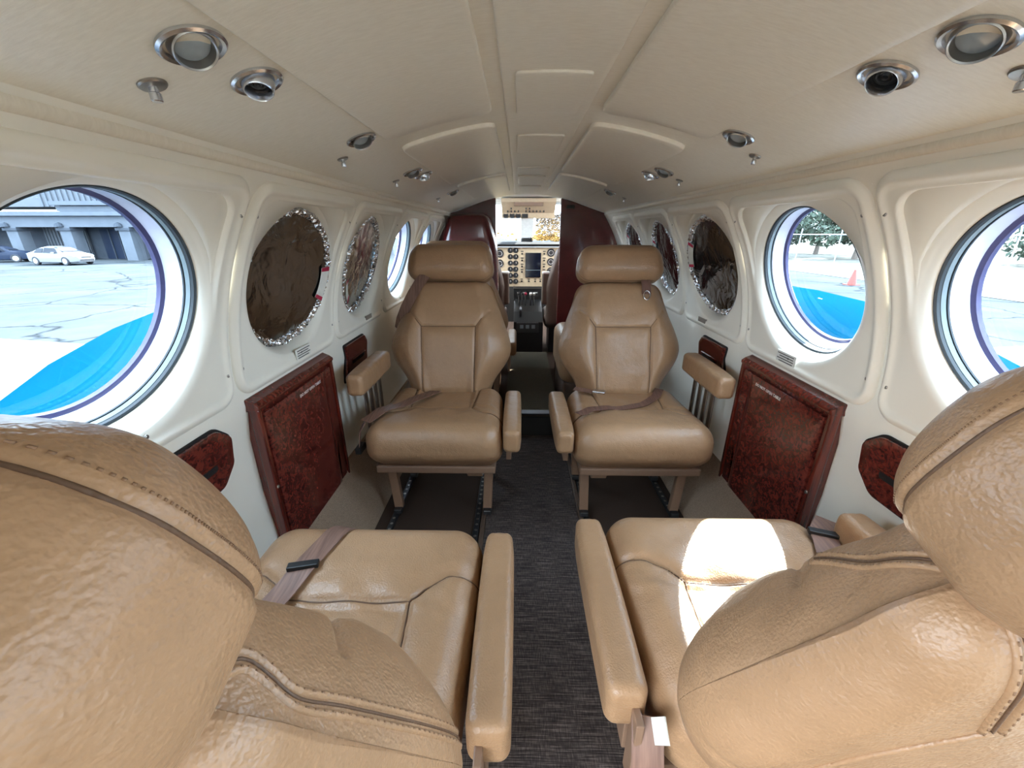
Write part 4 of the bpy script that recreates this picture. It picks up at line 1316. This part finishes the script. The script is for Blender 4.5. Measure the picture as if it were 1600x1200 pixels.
# overhead panel
t = thing('overhead_panel', 'cream overhead switch panel with toggles and small gauges above the windshield', 'switch panel', (0.02, 3.70, 1.20))
ipn(MB().prism([(3.60, 1.262), (3.72, 1.185), (3.735, 1.142), (3.80, 1.142), (3.80, 1.275), (3.60, 1.29)], -0.205, 0.245, 'yz'), 'housing', 'panel_tan')
ipn(MB().box((0.02, 3.655, 1.262), (0.24, 0.10, 0.06)), 'speaker_cover', 'frame_brown')
for i, gx in enumerate((-0.172, -0.118, -0.066)):
    ipn(MB().lathe([(0.0001, 0.005), (0.018, 0.005), (0.022, 0.009), (0.023, 0.0)], (gx, 3.726, 1.162), (0, -0.95, 0.2), 22), 'gauge', 'gauge_face', bev=0, sm=True)
ipn(MB().box((-0.008, 3.728, 1.162), (0.052, 0.01, 0.036)), 'annunciator', 'black')
for gx, zz in ((-0.165, 0), (-0.135, 1), (-0.105, 0), (-0.075, 0), (-0.01, 1), (0.02, 1), (0.05, 0), (0.08, 0), (0.11, 0), (0.14, 0)):
    for k_ in range(zz + 1):
        ipn(MB().box((gx + 0.02 - 0.01, 3.700 - 0.03 * k_, 1.198 + 0.022 * k_), (0.010, 0.014, 0.024)), 'toggle', 'black')
# pedestal
t = thing('control_pedestal', 'dark throttle pedestal between the pilot seats', 'pedestal', (0.02, 3.7, 0.0))
ipn(MB().box((0.025, 3.97, 0.46), (0.27, 0.06, 0.13)), 'radio_stack', 'black')
ipn(MB().prism([(3.45, 0.012), (3.45, 0.30), (3.62, 0.36), (3.95, 0.42), (3.97, 0.012)], -0.10, 0.155, 'yz'), 'pedestal_body', 'black')
for k_, gx in enumerate((-0.055, -0.025, 0.005, 0.05, 0.08)):
    ipn(MB().tube([(gx, 3.72, 0.40), (gx, 3.68, 0.50)], 0.006, 8), 'lever', 'dark_metal', bev=0)
    ipn(MB().lathe([(0.0001, -0.012), (0.013, -0.008), (0.013, 0.008), (0.0001, 0.012)], (gx, 3.675, 0.51), (1, 0, 0), 12), 'lever_knob', 'red_ink' if k_ in (2,) else ('white_plastic' if k_ > 2 else 'black'), bev=0, sm=True)
ipn(MB().lathe([(0.045, -0.010), (0.052, 0.0), (0.045, 0.010)], (-0.04, 3.56, 0.37), (1, 0, 0), 24), 'trim_wheel', 'dark_metal', bev=0, sm=True)
ipn(MB().box((0.02, 3.455, 0.255), (0.19, 0.05, 0.085)), 'control_box', 'dark_metal')
for gx in (-0.03, 0.02, 0.07):
    ipn(MB().box((gx, 3.425, 0.265), (0.03, 0.006, 0.03)), 'box_key', 'grey_ring', bev=0)
for gx in (-0.06, 0.0, 0.06, 0.11):
    ipn(MB().box((gx, 3.937, 0.47), (0.042, 0.006, 0.05)), 'radio_face', 'gauge_face', bev=0)
    ipn(MB().box((gx, 3.933, 0.485), (0.026, 0.003, 0.006)), 'radio_readout', 'white_ink', bev=0)
# pilot seats
for sd, nm in ((-1, 'left'), (1, 'right')):
    t = thing('pilot_seat', 'dark brown pilot seat in the %s side of the cockpit' % nm, 'seat', (sd * 0.385, 3.55, 0.0))
    V, Fq = rbox((0.42, 0.12, 0.66), 0.05, (30, 12, 40)); V[:, 0] *= 1 - 0.30 * sstep(0.0, 0.33, V[:, 2]); V[:, 1] -= V[:, 2] * 0.16
    V[:, 2] += 0.58; V[:, 1] -= 0.08
    obj('seat_back', mesh('seat_back', V, Fq), 'leather_dark', t)
    V, Fq = rbox((0.44, 0.42, 0.14), 0.05, (20, 20, 10)); V[:, 2] += 0.30; V[:, 1] += 0.16
    obj('seat_base', mesh('seat_base', V, Fq), 'leather_dark', t)
    MB().box((0, 0.16, 0.12), (0.34, 0.30, 0.24)).build('seat_pedestal', 'black', t, smooth=False)
    V, Fq = rbox((0.062, 0.075, 0.26), 0.016, (8, 8, 24)); V += np.array([-sd * 0.215, -0.06, 0.58])
    ar = obj('folded_armrest', mesh('folded_armrest', V, Fq), 'leather_dark', t)
    V, Fq = rbox((0.064, 0.078, 0.018), 0.006, (8, 8, 4)); V += np.array([-sd * 0.215, -0.06, 0.712])
    obj('armrest_cap', mesh('armrest_cap', V, Fq), 'white_plastic', ar)

# ---------------------------------------------------------------- outdoors
G = -1.5
b = MB().add([(-160, -120, G), (160, -120, G), (160, 200, G), (-160, 200, G)], [(0, 1, 2, 3)])
struct(b.build('ground', 'apron', smooth=False))
b = MB().add([(21, -60, G + 0.02), (160, -60, G + 0.02), (160, 200, G + 0.02), (16, 200, G + 0.02), (19, 30, G + 0.02)], [(0, 1, 2, 3, 4)])
struct(b.build('ground_verge', 'dirt', smooth=False))
# wings with engine nacelles
for sd, nm in ((-1, 'left'), (1, 'right')):
    t = thing('aircraft_wing', 'sky blue engine nacelle and wing outside the %s windows' % nm, 'wing', (sd * 0.9, 2.6, -0.25))
    def wg(m_, n_, mt):
        o = m_.build(n_, mt, None, sharp=0.8); o.parent = t; o.matrix_parent_inverse = Matrix.Translation(t.location).inverted(); return o
    secs = []
    for x in np.linspace(0.80, 7.5, 12):
        ch = 2.0 - 0.12 * x; yc = 2.75; zz = -0.22 + 0.085 * (x - 0.8)
        ring_ = []
        for j in range(24):
            a = 2 * PI * j / 24
            ring_.append((sd * x, yc + ch / 2 * math.cos(a), zz + 0.13 * (1 - 0.06 * x) * math.sin(a) * (0.55 + 0.45 * math.cos(a * 0.5) ** 2)))
        secs.append(ring_)
    m_ = MB(); vv = [p for r__ in secs for p in r__]
    m_.add(vv, [(i * 24 + j, i * 24 + (j + 1) % 24, (i + 1) * 24 + (j + 1) % 24, (i + 1) * 24 + j) for i in range(11) for j in range(24)] + [tuple(range(24)), tuple(range(264, 288))])
    wg(m_, 'wing_panel', 'wing_white')
    ys = [0.9, 1.2, 1.6, 1.9, 2.2, 2.6, 3.1, 3.8, 4.6, 5.4, 6.2, 6.6]
    top = [-0.12, -0.02, 0.13, 0.25, 0.36, 0.455, 0.52, 0.54, 0.52, 0.46, 0.34, 0.2]
    hw_ = [0.06, 0.16, 0.28, 0.36, 0.42, 0.47, 0.50, 0.50, 0.48, 0.44, 0.36, 0.22]
    bt = [-0.2, -0.3, -0.38, -0.42, -0.45, -0.45, -0.45, -0.42, -0.36, -0.3, -0.2, -0.05]
    m_ = MB(); vv = []
    for y, tz, h_, bz in zip(ys, top, hw_, bt):
        cz_ = (tz + bz) / 2; hz = (tz - bz) / 2
        for j in range(32):
            a = 2 * PI * j / 32
            ca, sa = math.cos(a), math.sin(a)
            vv.append((sd * 2.55 + h_ * math.copysign(abs(ca) ** 0.8, ca), y, cz_ + hz * math.copysign(abs(sa) ** 0.8, sa)))
    n_ = len(ys)
    m_.add(vv, [(i * 32 + j, i * 32 + (j + 1) % 32, (i + 1) * 32 + (j + 1) % 32, (i + 1) * 32 + j) for i in range(n_ - 1) for j in range(32)] + [tuple(range(32)), tuple(range((n_ - 1) * 32, n_ * 32))])
    wg(m_, 'nacelle', 'blue_paint')
    wg(MB().tube([(sd * 2.42, 2.95, 0.478), (sd * 2.42, 3.4, 0.508)], [0.010, 0.016], 10), 'exhaust_fairing', 'black')
# terminal building on the left
t = thing('airport_building', 'long grey airport building with columns beyond the left window', 'building', (-42, 40, G))
def bd(m_, n_, mt, par=None):
    o = m_.build(n_, mt, None, smooth=False); o.parent = par or t
    if par is None:
        o.matrix_parent_inverse = Matrix.Translation(t.location).inverted()
    return o
bd(MB().box((-45, 46, G + 2.0), (60, 8, 4.0)), 'rear_wall', 'stucco')
bd(MB().box((-45, 41.0, 1.95), (60, 3.0, 0.95)), 'fascia', 'stucco_light')
bd(MB().box((-45, 40.8, 2.62), (60, 3.4, 0.36)), 'cornice', 'stucco_light')
bd(MB().box((-37.0, 40.9, 3.05), (11, 3.0, 0.45)), 'upper_band', 'stucco_light')
bd(MB().box((-37.0, 40.7, 3.50), (11.4, 3.2, 0.35)), 'upper_cornice', 'stucco_light')
pr = bd(MB().box((-38, 46, 4.4), (40, 6, 2.0)), 'roof_block', 'ribbed')
for x in np.arange(-47.5, -28, 0.55):
    bd(MB().box((x, 42.95, 4.4), (0.16, 0.12, 2.0)), 'rib', 'stucco_light', pr)
for x in (-47.6, -42.5, -36.9, -31.3, -25.7, -53.2):
    c_ = bd(MB().box((x, 40.0, G + 1.5), (1.05, 1.05, 3.0)), 'column', 'stucco_light')
    bd(MB().box((x, 40.0, 1.28), (1.35, 1.35, 0.22)), 'capital', 'stucco', c_)
    bd(MB().lathe([(0.35, 0), (0.28, 0.25), (0.0001, 0.4)], (x - 0.3, 39.4, 1.5), (0, 0, 1), 12), 'lamp_dome', 'stucco', c_)
for x0, x1 in ((-41.6, -37.8), (-36.0, -32.2), (-30.4, -26.6)):
    g_ = bd(MB().box(((x0 + x1) / 2, 41.9, G + 1.4), (x1 - x0, 0.1, 2.8)), 'window', 'dark_glass')
    for q in range(1, 4):
        bd(MB().box((x0 + (x1 - x0) * q / 4, 41.8, G + 1.4), (0.09, 0.12, 2.8)), 'mullion', 'stucco', g_)
sw = bd(MB().box((-45.0, 41.8, G + 1.5), (4.2, 0.2, 3.0)), 'siding', 'ribbed')
for x in np.arange(-46.9, -43, 0.32):
    bd(MB().box((x, 41.66, G + 1.5), (0.1, 0.1, 3.0)), 'siding_rib', 'stucco_light', sw)
bd(MB().box((-43.7, 41.6, G + 1.0), (0.9, 0.1, 2.0)), 'door', 'dark_glass')
# white saloon car
def car(loc, rz, label, paint='car_white', parts=True):
    t = thing('car', label, 'car', loc, rz)
    L = 4.75
    xs_ = np.array([-2.38, -2.32, -2.05, -1.6, -1.05, -0.45, 0.2, 0.75, 1.2, 1.7, 2.1, 2.3, 2.38])
    topz = np.array([0.62, 0.92, 1.02, 1.10, 1.36, 1.45, 1.44, 1.30, 1.02, 0.93, 0.84, 0.72, 0.55])
    belt = np.array([0.60, 0.86, 0.94, 0.96, 0.95, 0.93, 0.92, 0.90, 0.90, 0.86, 0.78, 0.68, 0.52])
    botz = np.array([0.38, 0.26, 0.22, 0.20, 0.19, 0.19, 0.19, 0.19, 0.19, 0.20, 0.22, 0.24, 0.34])
    hw_ = np.array([0.55, 0.74, 0.84, 0.89, 0.91, 0.92, 0.92, 0.92, 0.91, 0.88, 0.80, 0.66, 0.48])
    vv = []
    for x, tz, bz, lo, h_ in zip(xs_, topz, belt, botz, hw_):
        rf = h_ * (0.66 if tz - bz > 0.2 else 0.86)
        half = [(h_ * 0.80, lo), (h_ * 0.97, lo + 0.06), (h_, (lo + bz) / 2), (h_ * 0.97, bz), (rf, tz - 0.05), (rf * 0.7, tz)]
        sec = [(y, z) for y, z in half] + [(-y, z) for y, z in half[::-1]]
        vv += [(x, y, z) for y, z in sec]
    n_ = 12
    fs = [(i * n_ + j, i * n_ + (j + 1) % n_, (i + 1) * n_ + (j + 1) % n_, (i + 1) * n_ + j) for i in range(len(xs_) - 1) for j in range(n_)] + [tuple(range(n_)), tuple(range((len(xs_) - 1) * n_, len(xs_) * n_))]
    me = mesh('body', vv, fs, True, 0.7)
    obj('body', me, paint, t)
    for sd in (-1, 1):
        for x0, x1, z0, z1 in ((-1.35, -0.50, 0.985, 1.31), (-0.42, 0.62, 0.965, 1.36)):
            y0, y1 = 0.905, 0.66
            poly = [(x0 + (0.0 if x0 < -1 else 0.0), y0, z0), (x1 + (0.3 if x1 > 0 else 0), y0 - 0.005, z0 - 0.01), (x1 - 0.08, y1 + 0.03, z1 - (0.04 if x1 > 0 else 0)), (x0 + (0.30 if x0 < -1 else 0.0), y1 + 0.03, z1)]
            poly = [(a, sd * b_, c_) for a, b_, c_ in poly]
            m_ = MB().add(poly + [(a, b_ - sd * 0.03, c_) for a, b_, c_ in poly], [(0, 1, 2, 3), (4, 7, 6, 5), (0, 4, 5, 1), (1, 5, 6, 2), (2, 6, 7, 3), (3, 7, 4, 0)])
            m_.build('side_window', 'car_glass', t, smooth=False)
        for x in (-1.40, 1.42):
            wl = MB().lathe([(0.19, 0.10), (0.30, 0.11), (0.335, 0.08), (0.335, -0.08), (0.30, -0.11)], (x, sd * 0.83, 0.335), (0, sd, 0), 24).build('wheel', 'tyre', t)
            MB().lathe([(0.0001, 0.105), (0.05, 0.115), (0.12, 0.10), (0.20, 0.115), (0.215, 0.10)], (x, sd * 0.83, 0.335), (0, sd, 0), 10).build('rim', 'alloy', wl)
        MB().box((2.16, sd * 0.62, 0.70), (0.26, 0.22, 0.09), -sd * 0.5).build('headlight', 'lens', t, bevel=0.02)
        MB().box((0.62, sd * 0.99, 0.98), (0.16, 0.14, 0.10)).build('mirror', paint, t, bevel=0.02)
    ws = [(1.18, 0.70, 1.055), (1.18, -0.70, 1.055), (0.32, -0.54, 1.445), (0.32, 0.54, 1.445)]
    MB().add(ws + [(a - 0.03, b_, c_ - 0.03) for a, b_, c_ in ws], [(0, 1, 2, 3), (4, 7, 6, 5), (0, 4, 5, 1), (1, 5, 6, 2), (2, 6, 7, 3), (3, 7, 4, 0)]).build('windscreen', 'car_glass', t, smooth=False)
    MB().box((2.35, 0, 0.62), (0.06, 0.70, 0.09)).build('grille', 'tyre', t, smooth=False)
    MB().box((2.36, 0, 0.40), (0.06, 1.00, 0.12)).build('lower_intake', 'tyre', t, smooth=False)
car((-38.0, 34.3, G), -0.12, 'white four-door car parked before the grey building')
car((-46.8, 37.0, G), 0.5, 'second car half hidden at the left edge behind a building column', 'dark_glass')
# fence, trees and cone on the right
t = thing('chain_fence', 'metal fence with thin posts and a top rail beyond the right windows', 'fence', (24, 28, G))
def fc(m_, n_, mt):
    o = m_.build(n_, mt, None); o.parent = t; o.matrix_parent_inverse = Matrix.Translation(t.location).inverted(); return o
FA, FB = Vector((34.0, 10.0, 0)), Vector((20.0, 45.0, 0))
fc(MB().tube([FA + Vector((0, 0, 0.85)), FB + Vector((0, 0, 0.85))], 0.04, 8), 'top_rail', 'galv')
fc(MB().tube([FA + Vector((0, 0, G + 0.1)), FB + Vector((0, 0, G + 0.1))], 0.02, 8), 'bottom_wire', 'galv')
for i in range(13):
    p = FA.lerp(FB, i / 12)
    lean = Vector((0.25, 0.3, 0))
    fc(MB().tube([p + Vector((0, 0, G)), p + Vector((0, 0, 0.9)) + lean * 0.3, p + Vector((0.1, 0.15, 1.3)) + lean * 0.5], 0.04, 8), 'post', 'galv')
def tree(loc, rx, rz_, label, seed):
    t = thing('tree', label, 'tree', loc, 0, 'trees beyond the fence')
    r_ = np.random.default_rng(seed)
    MB().tube([(0, 0, 0), (0.1, 0, rz_ * 0.5), (0.2, 0.1, rz_ * 1.1)], [0.28, 0.2, 0.1], 8).build('trunk', 'bark', t)
    n = 2600
    blobs = [(r_.normal(0, 0.42, 3) * np.array([rx, rx, rz_ * 0.7]) + np.array([0, 0, rz_ * 1.25]), r_.uniform(0.35, 0.6) * rx) for _ in range(11)]
    vv = np.zeros((n, 4, 3))
    for i in range(n):
        c, rr = blobs[i % 11]
        d = r_.normal(size=3); d /= np.linalg.norm(d)
        p = c + d * rr * r_.uniform(0.75, 1.05) * np.array([1, 1, 0.75]); p[2] = max(p[2], 0.3)
        a = r_.normal(size=3); a /= np.linalg.norm(a); b_ = np.cross(a, d + 0.3 * r_.normal(size=3)); b_ /= np.linalg.norm(b_)
        s_ = r_.uniform(0.16, 0.34)
        vv[i] = [p - a * s_, p + b_ * s_ * 0.6, p + a * s_, p - b_ * s_ * 0.6]
    o = obj('foliage', mesh('foliage', vv.reshape(-1, 3), np.arange(n * 4).reshape(n, 4), False), 'leaf', t)
    o['kind'] = 'stuff'
for i, (x, y, rx, rz_, lab) in enumerate(((27, 46, 3.2, 2.6, 'round tree straight beyond the right middle window'), (33, 42, 3.6, 3.2, 'broad tree at the left of the nearest right window'), (40, 33, 3.4, 2.9, 'leafy tree seen through the nearest right window'),
                                         (50, 23, 3.6, 3.0, 'leafy tree at the right edge of the nearest right window'), (36, 52, 3.6, 3.1, 'tall tree behind the round tree outside the right windows'), (21, 55, 3.4, 2.7, 'distant tree farthest forward outside the right windows'))):
    tree((x, y, G + 0.02), rx, rz_, lab, 20 + i)
t = thing('traffic_cone', 'small orange-red cone on the apron seen at the edge of the middle right window', 'cone', (17.0, 21.4, G))
MB().lathe([(0.0001, 0.75), (0.04, 0.75), (0.20, 0.04)], n=16).build('cone_body', 'cone', t)
MB().box((0, 0, 0.02), (0.5, 0.5, 0.04)).build('cone_base', 'cone', t, smooth=False)
